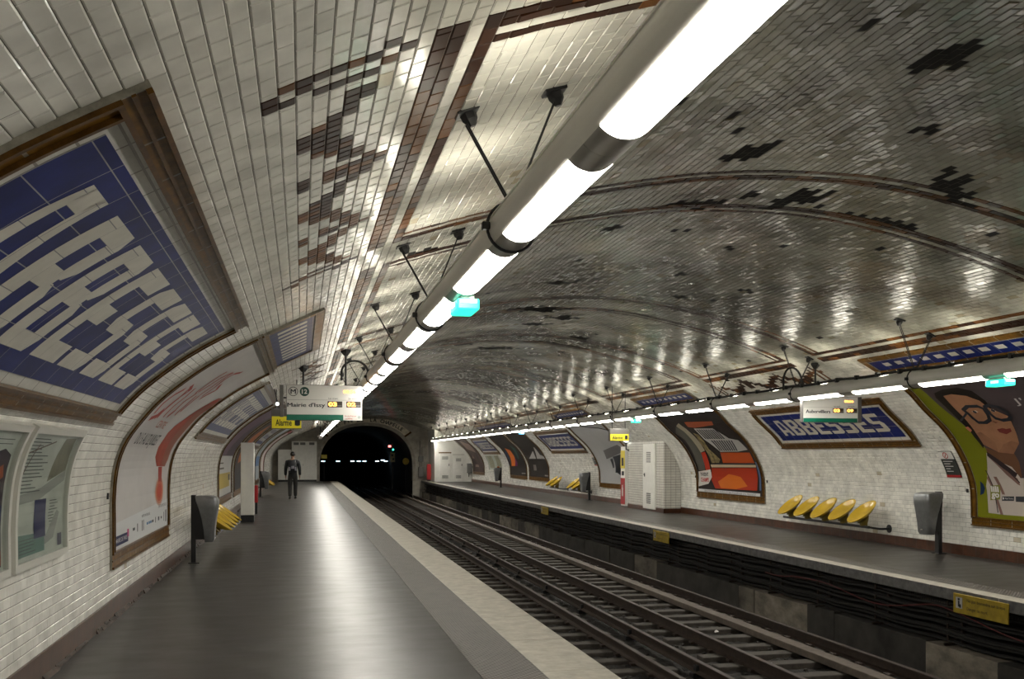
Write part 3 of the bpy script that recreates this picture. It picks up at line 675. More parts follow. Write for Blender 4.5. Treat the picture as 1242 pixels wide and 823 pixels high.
# yellow warning plates on the nosing
for (y,l) in ((9.48,'nearest'),(19.4,'second'),(29.5,'third')):
    r=thing('warning_plate',f'yellow warning plate under the edge of the right platform, {l} from the camera','sign','warning plates on the platform edge',loc=(XR-.012,y,-.13))
    MB().box(-.01,.008,-.45,.45,-.13,.10,bev=.004).build('plate',M['ysignd'],r)
    Mx=Matrix(((0,0,-1,-.0125),(-1,0,0,0),(0,1,0,0),(0,0,0,1)))
    q=MB(); ptext(q,'Ne pas descendre sur la voie',.62,.05,Mx@Matrix.Translation((.10,.035,0)),.0); q.build('warning_line',M['ink'],r)
    q=MB(); ptext(q,'Danger de mort',.34,.05,Mx@Matrix.Translation((-.04,-.06,0)),.0); q.build('warning_line',M['ink'],r)
    q=MB(); q.box(-.0135,-.0105,.29,.40,-.07,.06); q.build('pictogram_panel',M['paper'],r)
    q=MB(); q.box(-.0150,-.0125,.335,.36,-.05,.02); q.box(-.0150,-.0125,.33,.365,.025,.05); q.box(-.0150,-.0125,.31,.34,-.06,-.02); q.build('pictogram',M['ink'],r)

# ---------------------------------------------------------------- tube lights
def sector(mb,r0,r1,a0,a1,y0,y1,n=14):
    pr=[(r1*math.cos(a0+(a1-a0)*k/n),r1*math.sin(a0+(a1-a0)*k/n)) for k in range(n+1)]+[(r0*math.cos(a1-(a1-a0)*k/n),r0*math.sin(a1-(a1-a0)*k/n)) for k in range(n+1)]
    mb.prism_y(pr,y0,y1); return mb
TR=.115
def make_light(pitch,side):
    root=thing('tube_light','x','light',loc=(0,0,0)); D=math.radians
    q=MB(); n=40
    pr=[(TR*math.cos(2*PI*k/n),TR*math.sin(2*PI*k/n)) for k in range(n)]
    q.prism_y(pr,-pitch/2,pitch/2); q.build('housing',M['alu'],root,smooth=True)
    for a,b in ((-pitch/2+.001,-.59),(.59,pitch/2-.001)):
        q=MB(); sector(q,TR-.01,TR+.0025,D(-138),D(-42),a,b); q.build('end_cover',M['alud'],root,smooth=True)
    q=MB(); sector(q,TR-.02,TR+.003,D(-137),D(-43),-.588,.588); q.build('diffuser',M['lamp'],root,smooth=True)
    q=MB(); sector(q,TR-.02,TR+.016,D(66),D(114),-.17,.17); q.build('upper_diffuser',M['uplamp'],root,smooth=True)
    q=MB(); sector(q,TR-.01,TR+.006,D(140),D(180),-pitch/2,pitch/2,4)if side=='R' else sector(q,TR-.01,TR+.006,D(152),D(160),-pitch/2,pitch/2,4); q.build('edge_rail',M['alu'],root)
    return root
LX,LZ=1.053,2.776; RX,RZ=8.0,2.63
pl=make_light(1.56,'L'); k0=-4; i=0
for k in range(-4,35):
    o=pl if i==0 else dup(pl); i+=1
    o.location=(LX,3.98+1.56*k,LZ)
    tag(o,f'long white tube light, {nth(i)} from the near end of the row above the left platform','light','tube lights above the left platform')
pr_=make_light(1.55,'R'); i=0
for k in range(-8,32):
    o=pr_ if i==0 else dup(pr_); i+=1
    o.location=(RX,10.42+1.55*k,RZ)
    tag(o,f'long white tube light, {nth(i)} from the near end of the row above the right platform','light','tube lights above the right platform')
# power cables with clips on top of the right row
pts=[(RX-.075,y,RZ+.118+.008*math.sin(y*4)) for y in np.arange(-1.8,59,.26)]
r=thing('power_cable','black power cable clipped along the top of the right-hand tube lights','cable')
MB().tube(pts,.02,6).build('sheath',M['rubber'],r)
c0=MB().box(-.03,.03,-.025,.025,-.03,.035,bev=.006).build('clip',M['rubber'],r); c0.location=(RX-.075,-1.5,RZ+.118)
for k in range(1,90):
    c=c0.copy(); C.objects.link(c); c.parent=r; c.location=(RX-.075,-1.5+.5167*k,RZ+.118)
# hangers
def vault_z(x):
    i=np.argmin(np.abs(VC[60:-60,0]-x)); return float(VC[60+i,1])
def make_hanger(x,z):
    root=thing('tube_hanger','x','hanger'); q=MB()
    n=28; q2=[(.128*math.cos(2*PI*k/n),0,.128*math.sin(2*PI*k/n)) for k in range(n+1)]
    q.tube(q2,.008,6,caps=False); q.box(-.03,.03,-.018,.018,.12,.16,bev=.004); q.box(-.155,-.115,-.02,.02,-.02,.02,bev=.005); q.build('clamp_ring',M['black'],root)
    for sx in (-.235,.225):
        zz=vault_z(x+sx)-z
        slope=(vault_z(x+sx+.05)-vault_z(x+sx-.05))/.1
        Mx=Matrix.Translation((sx,0,zz))@Matrix.Rotation(-math.atan(slope),4,'Y')
        q=MB(); q.box(-.06,.06,-.05,.05,-.018,.0,Mx,bev=.004); q.lathe([(.045,-.02),(.042,-.05),(.018,-.085)],n=6,M4=Mx); q.build('ceiling_plate',M['black'],root)
        q=MB()
        for dy in (-.014,.014): q.tube([(sx,dy,zz-.07),(sx*.10,dy,.145)],.0055,6)
        q.build('rod',M['black'],root)
    return root
hl=make_hanger(LX,LZ)
for k in range(18):
    o=hl if k==0 else dup(hl); o.location=(LX,1.64+3.12*k,LZ)
    tag(o,f'black two-legged rod hanger, {nth(k+1)} from the near end of the left row of tube lights','hanger','hangers of the left tube lights')
hr=make_hanger(RX,RZ)
for k in range(17):
    o=hr if k==0 else dup(hr); o.location=(RX,8.095+3.10*k,RZ)
    tag(o,f'black two-legged rod hanger, {nth(k+1)} from the near end of the right row of tube lights','hanger','hangers of the right tube lights')
# emergency lamps below the rows
def emergency(x,y,z,label,mg='exit'):
    r=thing('emergency_light',label,'emergency light',loc=(x,y,z))
    q=MB(); q.box(-.075,.075,-.16,.16,-.045,.03,bev=.012); q.build('lens',M[mg],r)
    q=MB(); q.box(-.05,.05,-.12,.12,.03,.06,bev=.008); q.build('mount',M['alud'],r)
    q=MB(); q.box(-.055,.055,-.166,-.158,.0,.022); q.box(-.079,-.074,-.06,.06,-.01,.018); q.build('window',M['exitw'],r)
emergency(LX+.02,6.32,LZ-.165,'green glowing emergency light under the left row of tube lights')
emergency(RX,9.62,RZ-.165,'large green emergency light under the right row, above the smiling man poster')
emergency(RX,22.05,RZ-.165,'small green emergency light under the right row, above the tiled locker kiosk')
emergency(RX,34.45,RZ-.165,'bluish emergency light far along the right row of tube lights','exitblue')
# ---------------------------------------------------------------- station-name panels
LET={ # polygons in a unit cell
'A':[[(0,0),(.30,0),(.36,1),(.22,1)],[(.70,0),(1,0),(.78,1),(.62,1)],[(.30,.20),(.72,.20),(.70,.36),(.31,.36)],[(.33,.84),(.66,.84),(.70,1),(.30,1)]],
'B':[[(0,0),(.34,0),(.34,1),(0,1)],[(.34,0),(.86,0),(.86,.15),(.34,.15)],[(.34,.42),(.80,.42),(.80,.58),(.34,.58)],[(.34,.85),(.86,.85),(.86,1),(.34,1)],[(.66,.15),(1,.15),(1,.38),(.86,.48),(.66,.48)],[(.66,.52),(.86,.52),(1,.62),(1,.85),(.66,.85)],[(.86,0),(1,.12),(1,.15),(.86,.15)],[(.86,.85),(1,.85),(1,.88),(.86,1)]],
'E':[[(0,0),(.36,0),(.36,1),(0,1)],[(.36,0),(1,0),(1,.18),(.36,.18)],[(.36,.41),(.86,.41),(.86,.59),(.36,.59)],[(.36,.82),(1,.82),(1,1),(.36,1)]],
'S':[[(0,0),(.84,0),(1,.10),(1,.18),(0,.18)],[(.64,.18),(1,.18),(1,.46),(.84,.58),(.64,.58)],[(.16,.42),(.64,.42),(.64,.58),(.36,.58),(0,.58),(0,.54)],[(0,.58),(.36,.58),(.36,.82),(0,.82)],[(0,.82),(1,.82),(1,1),(.14,1),(0,.90)]]}
def moulding(root,side,y0,y1,s0,s1,wd,wb=None,wt=None):
    wb=wb or wd; wt=wt or wd
    q=MB(); q2=MB()
    for (a,b,c,d) in ((y0,y1,s0,s0+wb),(y0,y1,s1-wt,s1),(y0,y0+wd,s0+wb,s1-wt),(y1-wd,y1,s0+wb,s1-wt)):
        wslab(q,side,a,b,c,d,0,.028)
        if b-a>d-c:
            wslab(q2,side,a,b,c,c+.022,.028,.046); wslab(q2,side,a,b,d-.022,d,.028,.046); wslab(q2,side,a,b,(c+d)/2-.008,(c+d)/2+.008,.028,.036)
        else:
            wslab(q2,side,a,a+.022,c,d,.028,.046); wslab(q2,side,b-.022,b,c,d,.028,.046)
    f=q.build('frame',M['ocre'],root); q2.build('ridge',M['ocred'],f)
def name_panel(side,y0,y1,s0,s1,label,grp='ABBESSES name panels'):
    root=thing('station_name_panel',label,'sign',grp); wd=.125
    moulding(root,side,y0,y1,s0,s1,wd)
    q=MB(); wslab(q,side,y0+wd,y1-wd,s0+wd,s1-wd,0,.013); q.build('border',M['wtile'],root)
    by0,by1,bs0,bs1=y0+wd+.12,y1-wd-.12,s0+wd+.075,s1-wd-.075
    q=MB(); wslab(q,side,by0,by1,bs0,bs1,0,.017); q.build('field',M['blue'],root)
    bw=.14; ly0,ly1,ls0,ls1=by0+bw+.10,by1-bw-.10,bs0+bw*.95,bs1-bw*.95
    W=ly1-ly0; cw=W/8; g=cw*.14
    for i,ch in enumerate('ABBESSES'):
        q=MB()
        for P in LET[ch]:
            pts=[]
            for a,b in P:
                u=(i*cw+g/2+a*(cw-g)); yy=ly0+u if side=='L' else ly1-u
                pts.append((yy,ls0+b*(ls1-ls0)))
            wpoly(q,side,pts,.0185)
        q.build('letter',M['lett'],root)
name_panel('L',3.15,8.68,1.93,3.40,'huge curved ABBESSES name panel high on the left wall, above the notice frames')
name_panel('L',15.2,20.7,1.93,3.38,'curved ABBESSES name panel on the left wall beyond the white poster')
name_panel('L',31.5,36.6,1.93,3.38,'small far ABBESSES name panel on the left wall past the dark posters')
name_panel('R',14.0,18.7,1.85,2.98,'curved ABBESSES name panel above the five yellow seats on the right wall')
name_panel('R',33.0,38.1,1.80,2.98,'curved ABBESSES name panel above the smaller benches on the right wall')
name_panel('R',48.6,53.2,1.80,2.98,'farthest ABBESSES name panel on the right wall above a notice frame')
# ---------------------------------------------------------------- advertising posters
def poster(side,y0,y1,label,sheet,s0=.5,s1=3.5,wd=.10,wb=.16,name='advertising_poster'):
    root=thing(name,label,'poster','advertising posters')
    moulding(root,side,y0,y1,s0,s1,wd,wb,.09)
    q=MB(); wslab(q,side,y0+wd,y1-wd,s0+wb,s1-.09,0,.016); sh=q.build('sheet',sheet,root)
    return root,sh
def prt(parent,name,m,side,polys,off=.018,d=.0006):
    q=MB()
    for i,p in enumerate(polys): wpoly(q,side,p,off+i*d)
    return q.build(name,m,parent)
def top_panel(side,y0,y1,s0,s1,label):
    root=thing('tile_panel',label,'tile panel','blue tile panels above the posters')
    q=MB(); wslab(q,side,y0+.13,y1-.13,s0+.04,s1-.09,0,.016); q.build('field',M['blue'],root)
    q=MB(); wslab(q,side,y0,y1,s0,s0+.05,0,.03); wslab(q,side,y0,y1,s1-.10,s1,0,.03); wslab(q,side,y0,y0+.13,s0+.05,s1-.10,0,.03); wslab(q,side,y1-.13,y1,s0+.05,s1-.10,0,.03); q.build('frame',M['ocre'],root)
    yy=y0+.35
    while yy<y1-.5:
        q=MB(); wpoly(q,side,[(yy,s0+.14),(yy+.16,s0+.14),(yy+.16,s1-.19),(yy,s1-.19)],.0175); q.build('white_tile',M['lett'],root); yy+=.30
A=ART
# 1 white poster with red brush
r,sh=poster('L',9.8,13.82,'white poster with a red dripping brush and red script on the left wall',pm('poster1',194,191,189,noise=(.9,.10)))
b=prt(sh,'brush_stroke',pm('brush',158,62,40,noise=(3,.3)),'L',[A['P1_brush'][0]],.019)
prt(sh,'brush_shade',pm('brush2',140,82,62),'L',[[(13.6,2.60),(13.15,2.42),(12.95,2.0),(12.9,1.7),(12.95,1.5),(13.3,1.47),(13.45,1.7),(13.55,2.2)]],.0205)
prt(sh,'drip',pm('drip',150,40,22),'L',[A['P1_brush'][1]],.0198)
q=MB()
for i,(f,c) in enumerate(((1.45,0),(1.25,1),(1.0,2),(.7,3))):
    q.cur=i; wdisc(q,'L',12.98,1.15,.26*f,.13*f,.019+i*.0008)
q.build('paint_blot',[pm('blot0',190,160,146),pm('blot1',190,128,102),pm('blot2',182,84,48),pm('blot3',170,52,22)],sh)
for ws in (A['P1_strokes'][:8],A['P1_strokes'][8:]):
    q=MB()
    for p in ws: wstroke(q,'L',p,.058,.019)
    q.build('script_word',pm('script',160,46,32),sh)
q=MB(); wtext(q,'L','DU 5 AU 22 JUILLET',11.15,1.80,1.5,.19,.019,.008); q.build('dates',M['ink'],sh)
q=MB(); wtext(q,'L','CENTRE',11.3,2.03,.62,.10,.019,.012); q.build('red_caption',pm('cap',176,110,96),sh)
q=MB(); wpoly(q,'L',[(9.91,.67),(13.71,.67),(13.71,1.02),(9.91,.93)],.0185); q.build('bottom_strip',pm('strip',200,202,203),sh)
q=MB(); wpoly(q,'L',[(9.99,.70),(10.72,.70),(10.72,.80),(9.99,.80)],.0195); q.build('logo_block',pm('navy',22,30,74),sh)
q=MB(); wtext(q,'L','MAIRIE DE PARIS',10.34,.752,.62,.045,.0205,.01); q.build('logo_words',M['paper'],sh)
q=MB(); wpoly(q,'L',[(10.66,.75),(10.76,.75),(10.76,.83),(10.66,.83)],.0204); q.build('logo_mark',pm('pinkmark',170,60,110),sh)
q=MB()
for y,h,wd_ in ((11.0,.03,.14),(11.28,.09,.05),(11.6,.12,.04),(11.7,.12,.04),(12.35,.03,.14),(12.62,.07,.05),(12.86,.05,.11),(13.1,.03,.1),(13.35,.12,.04),(13.5,.16,.05),(13.6,.16,.04)): wrect(q,'L',y,y+wd_,.80-h/2,.80+h/2,.0195)
wtext(q,'L','REPETITIONS PUBLIQUES',11.9,.905,.6,.035,.0195,.005); wtext(q,'L','LIEUX DE SPECTACLES',13.25,.955,.7,.035,.0195,.005)
q.build('partner_logos',pm('logogrey',62,64,70),sh)
q=MB()
for y in (11.95,12.1,12.22): wrect(q,'L',y,y+.10,.785,.815,.0195)
q.build('partner_logo_blue',pm('logoblue',50,110,160),sh)
top_panel('L',9.85,13.5,3.5,4.17,'blue and white tile panel above the white poster on the left wall')
# 2, 3 and further left posters
r,sh=poster('L',21.7,25.75,'purple-topped poster with a yellow building, behind the left bench',pm('p2',66,52,66,noise=(1,.4)))
prt(sh,'white_ground',pm('p2w',186,186,184),'L',[[(21.85,.68),(25.6,.68),(25.6,1.62),(21.85,1.62)]])
prt(sh,'yellow_building',pm('p2y',170,150,70),'L',[[(21.95,.85),(25.1,.85),(25.1,1.2),(21.95,1.2)],[(24.6,1.2),(25.4,1.2),(25.4,1.0),(24.6,1.0)]],.0195)
prt(sh,'building_windows',pm('p2d',54,50,34),'L',[[(24.7,1.0),(25.2,1.0),(25.2,1.15),(24.7,1.15)],[(22.1,1.3),(23.3,1.3),(23.3,1.34),(22.1,1.34)],[(22.1,1.43),(23.0,1.43),(23.0,1.46),(22.1,1.46)]],.0212)
prt(sh,'sky_glow',pm('p2s',92,70,88),'L',[[(21.9,1.65),(23.2,1.65),(25.3,3.2),(22.6,3.3)]],.0185)
r,sh=poster('L',26.6,30.5,'dark poster with an orange figure, half behind the white pillar',pm('p3',46,40,38,noise=(1,.5)))
prt(sh,'orange_figure',pm('p3o',170,96,46),'L',[[(28.2,1.4),(30.2,1.5),(30.2,2.4),(29.2,3.0),(28.0,2.2)]])
prt(sh,'dark_crowd',pm('p3d',24,24,28),'L',[[(26.9,.7),(30.3,.7),(30.2,1.3),(28.2,1.1),(27.2,1.5)]],.0195)
r,sh=poster('L',38.2,42.2,'pale blue and white poster far along the left wall',pm('p4l',150,158,164,noise=(1,.2)))
prt(sh,'blue_band',pm('p4b',66,98,140),'L',[[(38.4,1.2),(42.0,1.2),(42.0,1.6),(38.4,1.6)]])
r,sh=poster('L',43.2,47.2,'red edged poster far along the left wall',pm('p5l',150,60,58,noise=(1,.2)))
prt(sh,'pale_centre',pm('p5c',190,180,176),'L',[[(43.6,.9),(46.8,.9),(46.8,3.2),(43.6,3.2)]])
# right: orange poster
r,sh=poster('R',20.1,23.95,'orange and black poster between the tiled kiosk and the name panel',pm('p6',34,26,24,noise=(1.2,.4)))
P=A['P3']
q=MB()
cols=[('gband',86,84,76),('beige',150,142,122),('otop',150,72,38),('wblock',166,164,160),('oband',178,74,20),('cream',186,168,140),('olow',166,48,18),('oglow',196,100,22),('oleft',184,50,24)]
for i,c in enumerate(cols):
    q.cur=i; wpoly(q,'R',P[i],.0180+i*.0007)
q.build('orange_artwork',[pm(*c) for c in cols],sh)
prt(sh,'shadow_figure',pm('p6d',40,32,30),'R',[P[12]],.0226); prt(sh,'flower_edge',pm('p6f',132,118,78,noise=(9,.7)),'R',[P[13]],.0202)
q=MB()
for p in A['P3_bars']: wpoly(q,'R',p,.0232)
q.build('title_letters',M['ink'],sh)
prt(sh,'paper_splash',pm('p6p',196,192,186),'R',[P[9]],.0255)
q=MB(); wtext(q,'R','PARENT',23.4,1.13,.50,.10,.0265,.03); q.build('black_word',M['ink'],sh)
q=MB(); wtext(q,'R','CHAMPS',23.42,.98,.50,.12,.0265,.03); q.build('red_word',pm('p6r',176,30,30),sh)
prt(sh,'bottom_strip',pm('strip',200,202,203),'R',[P[10]],.0262)
q=MB(); wtext(q,'R','EN CONCERT A PARIS ET EN TOURNEE EN FRANCE',22.0,.69,2.9,.05,.0272,.0); q.build('small_print',pm('sp',110,110,110),sh)
prt(sh,'blue_line',pm('p6b',78,96,128),'R',[[(20.32,1.5),(20.24,1.5),(20.28,.80),(20.36,.80)]],.0262)
prt(sh,'black_line',M['ink'],'R',[[(22.75,1.44),(20.4,1.47),(20.4,1.43),(22.8,1.41)]],.0262)
# right: smiling man
r,sh=poster('R',9.15,13.18,'lime edged poster of a smiling man in black glasses on the right wall',pm('p4g',112,116,20),wd=.125,wb=.14)
P=A['P4']
prt(sh,'mauve_background',pm('mauve',74,64,66,noise=(1,.12)),'R',[[(12.86,3.32),(9.45,3.32),(9.45,.78),(12.3,.78),(12.5,1.7),(12.66,2.3),(12.8,2.9)]],.0175)
prt(sh,'neck',pm('neck',104,72,52),'R',[P[3]],.0186)
prt(sh,'hair',pm('hair',26,20,18),'R',[P[1]],.0192)
prt(sh,'face',pm('face',156,112,84,noise=(1.6,.22)),'R',[P[2]],.0202)
prt(sh,'jaw',pm('jaw',142,101,76,noise=(3,.25)),'R',[[(12.25,1.90),(12.29,1.72),(12.52,1.86),(12.52,2.08),(12.40,2.10)],[(12.29,1.72),(12.0,1.69),(11.78,1.87),(11.9,1.92),(12.1,1.86)]],.0209)
prt(sh,'ear',pm('ear',176,104,84),'R',[[(12.66,2.20),(12.58,2.22),(12.56,2.14),(12.62,2.10)]],.0206)
prt(sh,'nose',pm('nose',128,88,64),'R',[P[13+1]],.0215)
q=MB(); wpoly(q,'R',P[5],.0215); q.build('mouth',pm('lip',120,52,48),sh)
prt(sh,'eye_white',pm('eyew',190,176,160),'R',A['P4_eyes'],.0217)
q=MB()
for (y,s_) in ((12.14,2.525),(11.76,2.53)): wdisc(q,'R',y,s_,.034,.030,.0226,10)
q.build('pupil',M['ink'],sh)
q=MB()
for p in A['P4_lens']: wstroke(q,'R',p+[p[0]],.062,.0232)
wstroke(q,'R',[(11.93,2.50),(11.84,2.52)],.04,.0232); wstroke(q,'R',[(12.31,2.52),(12.6,2.36)],.035,.0232)
q.build('glasses',M['ink'],sh)
prt(sh,'shirt',pm('shirt',176,166,158),'R',[P[4]],.0194)
q=MB(); wpoly(q,'R',P[10],.0203); wpoly(q,'R',P[11],.0208); wpoly(q,'R',P[12],.0208); wpoly(q,'R',[(12.62,1.3),(12.55,1.3),(12.44,1.02),(12.50,1.02)],.0208)
q.build('shirt_stripe',pm('stripe',120,92,84),sh)
q=MB(); wpoly(q,'R',P[15],.0212); wstroke(q,'R',[(12.5,1.62),(12.25,1.38),(12.1,1.22)],.02,.022); wstroke(q,'R',[(12.74,1.4),(12.66,1.05),(12.6,.74)],.02,.022); q.build('collar_line',pm('cline',52,42,44),sh)
prt(sh,'blue_dot',pm('bdot',18,40,70),'R',[P[7]],.0215)
prt(sh,'logo_square',pm('lime',116,118,50),'R',[P[8]],.0225)
q=MB(); wtext(q,'R','lili',12.645,1.10,.17,.095,.0235,.04); wtext(q,'R','go',12.645,.985,.17,.10,.0235,.04); q.build('logo_letters',M['paper'],sh)
prt(sh,'store_badge',M['ink'],'R',P[9:10]+[[(12.22,1.0),(11.96,1.01),(11.96,.92),(12.22,.92)]],.0228)
q=MB(); wtext(q,'R','App Store',12.36,.96,.17,.03,.0242,.0); wdisc(q,'R',12.475,.96,.015,.018,.0242,10); q.build('badge_words',M['paper'],sh)
q=MB(); wtext(q,'R',"J'ai",11.02,2.66,.42,.15,.0225,.0,); wtext(q,'R','voyage',10.75,2.44,.75,.15,.0225,.0); q.build('slogan',pm('slog',190,184,182),sh)
top_panel('R',9.4,13.3,3.58,4.0,'blue tile panel above the smiling man poster')
# right: small white poster beside the kiosk, two dark ones, reddish one
r,sh=poster('R',28.58,32.55,'pale grey poster with black legs under a box, left of the tiled kiosk',pm('p7',164,164,164,noise=(.8,.1)))
P=A['P5']
prt(sh,'grey_box',pm('gbox',96,94,94),'R',[P[0]]); prt(sh,'black_legs',M['ink'],'R',P[1:],.0192)
r,sh=poster('R',43.72,47.45,'dark poster with an orange and purple swirl, far on the right wall',pm('p8',40,34,32,noise=(1,.4)))
P=A['P6']; prt(sh,'orange_swirl',pm('o8',206,104,24),'R',[P[0]]); prt(sh,'purple_swirl',pm('v8',112,34,92),'R',[P[1]],.0195); prt(sh,'green_swirl',pm('g8',50,90,84),'R',P[2:3],.0195); prt(sh,'teal_swirl',pm('t8',52,74,106),'R',P[3:],.0205)
prt(sh,'white_caption',pm('c8',170,170,170),'R',[[(44.1,.75),(44.9,.75),(44.9,.8),(44.1,.8)]],.0195)
r,sh=poster('R',39.6,43.3,'dark poster with white sails, above the far yellow seats',pm('p9',42,36,32,noise=(1,.4)))
prt(sh,'white_sails',pm('s9',168,166,164),'R',A['P7'][:3]); prt(sh,'white_figure',pm('f9',120,112,108),'R',[[(42.4,.95),(41.9,.95),(41.9,1.22),(42.4,1.22)],[(40.4,.72),(39.8,.72),(39.8,.78),(40.4,.78)]],.0195)
r,sh=poster('R',54.5,58.2,'dark reddish poster next to the end doors on the right wall',pm('p10',66,48,46,noise=(1.5,.7)))
prt(sh,'pale_shapes',pm('s10',140,120,112),'R',[[(57.6,1.5),(57.0,1.5),(57.2,1.75)],[(57.4,.95),(56.2,.95),(56.4,1.1),(57.3,1.1)],[(55.5,1.9),(57.5,2.2),(57.0,2.9),(55.0,2.6)]])
for a,b in ((20.2,23.8),(28.4,32.4)):
    top_panel('R',a,b,3.58,4.0,'blue tile panel above the '+('orange and black poster' if a<25 else 'pale grey poster by the kiosk'))
top_panel('L',21.8,30.4,3.58,4.15,'long blue tile panel above the dark posters of the left wall')
top_panel('R',39.7,47.3,3.58,4.0,'long blue tile panel above the two dark posters of the right wall')
# ---------------------------------------------------------------- notice frames
def notice(side,y0,y1,s0,s1,label,art):
    root=thing('notice_frame',label,'notice frame','framed notices on the walls'); t=.05
    q=MB()
    for a,b,c,d in ((y0,y1,s0,s0+t),(y0,y1,s1-t,s1),(y0,y0+t,s0+t,s1-t),(y1-t,y1,s0+t,s1-t)):
        wslab(q,side,a,b,c,d,.0,.05); 
    q.build('frame',M['frame'],root)
    q=MB(); wslab(q,side,y0+t,y1-t,s0+t,s1-t,0,.018); sh=q.build('sheet',M['paper2'],root)
    art(sh,side)
    q=MB(); wslab(q,side,y0+t,y1-t,s0+t,s1-t,.036,.040); q.build('pane',M['glass'],root)
def art_map(sh,side):
    prt(sh,'pale_loop',pm('loop',148,148,144),side,[[(6.62,1.28),(7.2,1.30),(7.86,1.42),(7.86,1.50),(7.2,1.38),(6.62,1.34)],[(6.62,.98),(6.9,1.0),(7.4,1.04),(7.7,1.2),(7.78,1.18),(7.6,1.0),(7.2,.95),(6.62,.92)]],.0195)
    prt(sh,'sepia_map',pm('sepia',120,114,98,noise=(4,.4)),side,[[(7.35,1.42),(7.85,1.50),(7.85,1.76),(7.55,1.75)]],.0195)
    prt(sh,'teal_text_block',pm('tealb',96,122,116,noise=(3,.2)),side,[[(6.65,.93),(7.35,.93),(7.35,1.06),(6.65,1.08)]],.0205)
    prt(sh,'blue_block',pm('blueb',44,46,88),side,[[(7.08,1.03),(7.38,1.03),(7.38,1.30),(7.08,1.30)]],.0210)
    prt(sh,'mauve_block',pm('mauveb',92,88,104),side,[[(7.72,.93),(7.84,.93),(7.84,1.02),(7.72,1.02)]],.0210)
    q=MB()
    for i in range(16):
        s_=1.36+.025*i; a=6.66+rng.uniform(0,.06); wrect(q,side,a,a+rng.uniform(.25,.6),s_,s_+.007,.0205)
    for i in range(9):
        s_=1.10+.022*i; a=7.45+rng.uniform(0,.06); wrect(q,side,a,a+rng.uniform(.1,.3),s_,s_+.006,.0205)
    for i in range(5):
        a=6.7; s_=.95+.022*i; wrect(q,side,a,a+rng.uniform(.3,.6),s_,s_+.005,.0215)
    q.build('text_lines',pm('tl',74,74,76),sh)
    prt(sh,'street_line',pm('st',96,70,64),side,[[(6.66,1.62),(7.3,1.72),(7.3,1.73),(6.66,1.63)],[(6.66,1.45),(6.9,1.7),(6.92,1.7),(6.68,1.45)]],.0215)
def art_dark(sh,side):
    prt(sh,'dark_image',pm('nd',44,26,46,noise=(3,.5)),side,[[(5.15,.92),(6.35,.92),(6.35,1.62),(6.2,1.66),(5.15,1.5)]],.0195)
    prt(sh,'blue_image',pm('nb',30,34,90),side,[[(5.3,1.05),(6.34,1.02),(6.34,1.3),(5.6,1.38)]],.0205)
    prt(sh,'orange_image',pm('no',150,70,36),side,[[(5.3,.93),(6.34,.93),(6.34,1.02),(5.3,1.0)],[(6.0,1.4),(6.3,1.48),(6.25,1.56),(6.0,1.5)]],.0212)
    q=MB(); wrect(q,side,5.9,6.3,1.72,1.725,.0205); wrect(q,side,5.8,6.3,1.69,1.695,.0205); q.build('text_lines',pm('tl',74,74,76),sh)
def art_pale(y0):
    def f(sh,side):
        prt(sh,'map_print',pm('mapp',158,150,128,noise=(3,.25)),side,[[(y0+.15,.95),(y0+1.3,.95),(y0+1.3,1.7),(y0+.15,1.7)],[(y0+2.0,.95),(y0+3.4,.95),(y0+3.4,1.7),(y0+2.0,1.7)]],.0195)
    return f
notice('L',6.55,7.95,.85,1.84,'white framed notice with a street map on the left wall, nearer the white poster',art_map)
notice('L',5.05,6.45,.85,1.84,'white framed dark notice on the left wall, cut by the picture edge',art_dark)
notice('R',49.4,53.1,.80,1.75,'pale framed map board far on the right wall, behind a bin',art_pale(49.4))
# no-smoking plates
def nosmoke(y,label):
    root=thing('no_smoking_sign',label,'sign','no-smoking plates')
    q=MB(); wslab(q,'R',y-.17,y+.17,1.27,1.74,.006,.022); q.build('plate',pm('nsdark',58,60,58),root)
    q=MB(); wslab(q,'R',y-.17,y+.17,1.60,1.74,.006,.024); q.build('white_field',M['signwhite'],root)
    q=MB(); wslab(q,'R',y-.17,y+.17,1.27,1.31,.006,.024); q.build('red_foot',M['red'],root)
    q=MB(); n=20
    wstroke(q,'R',[(y+.055*math.cos(2*PI*k/n),1.67+.05*math.sin(2*PI*k/n)) for k in range(n+1)],.014,.0255); wstroke(q,'R',[(y-.035,1.705),(y+.035,1.635)],.014,.026); q.build('ban_symbol',M['red'],root)
    q=MB()
    for i,(a,b) in enumerate(((.13,.10),(.13,.02),(.13,.07),(.13,-.02),(.13,.03))): wrect(q,'R',y-b,y+a,1.55-.045*i,1.562-.045*i,.0235)
    q.build('text_lines',M['signwhite'],root)
nosmoke(13.52,'grey no-smoking plate on the right wall above the silver bin'); nosmoke(32.75,'small no-smoking plate beside the pale grey poster')
# small access covers
for (sd,y,s_) in (('L',9.68,1.22),('R',20.0,1.02),('R',13.28,1.05),('R',24.05,1.05)):
    mb=MB(); wslab(mb,sd,y-.02,y+.02,s_-.03,s_+.03,.004,.02); tag(mb.build('wall_clip',M['black']),'tiny black clip on the tiles beside the '+{9.68:'white poster',20.0:'orange poster, camera side',13.28:'smiling man poster',24.05:'orange poster, kiosk side'}[y],'clip')
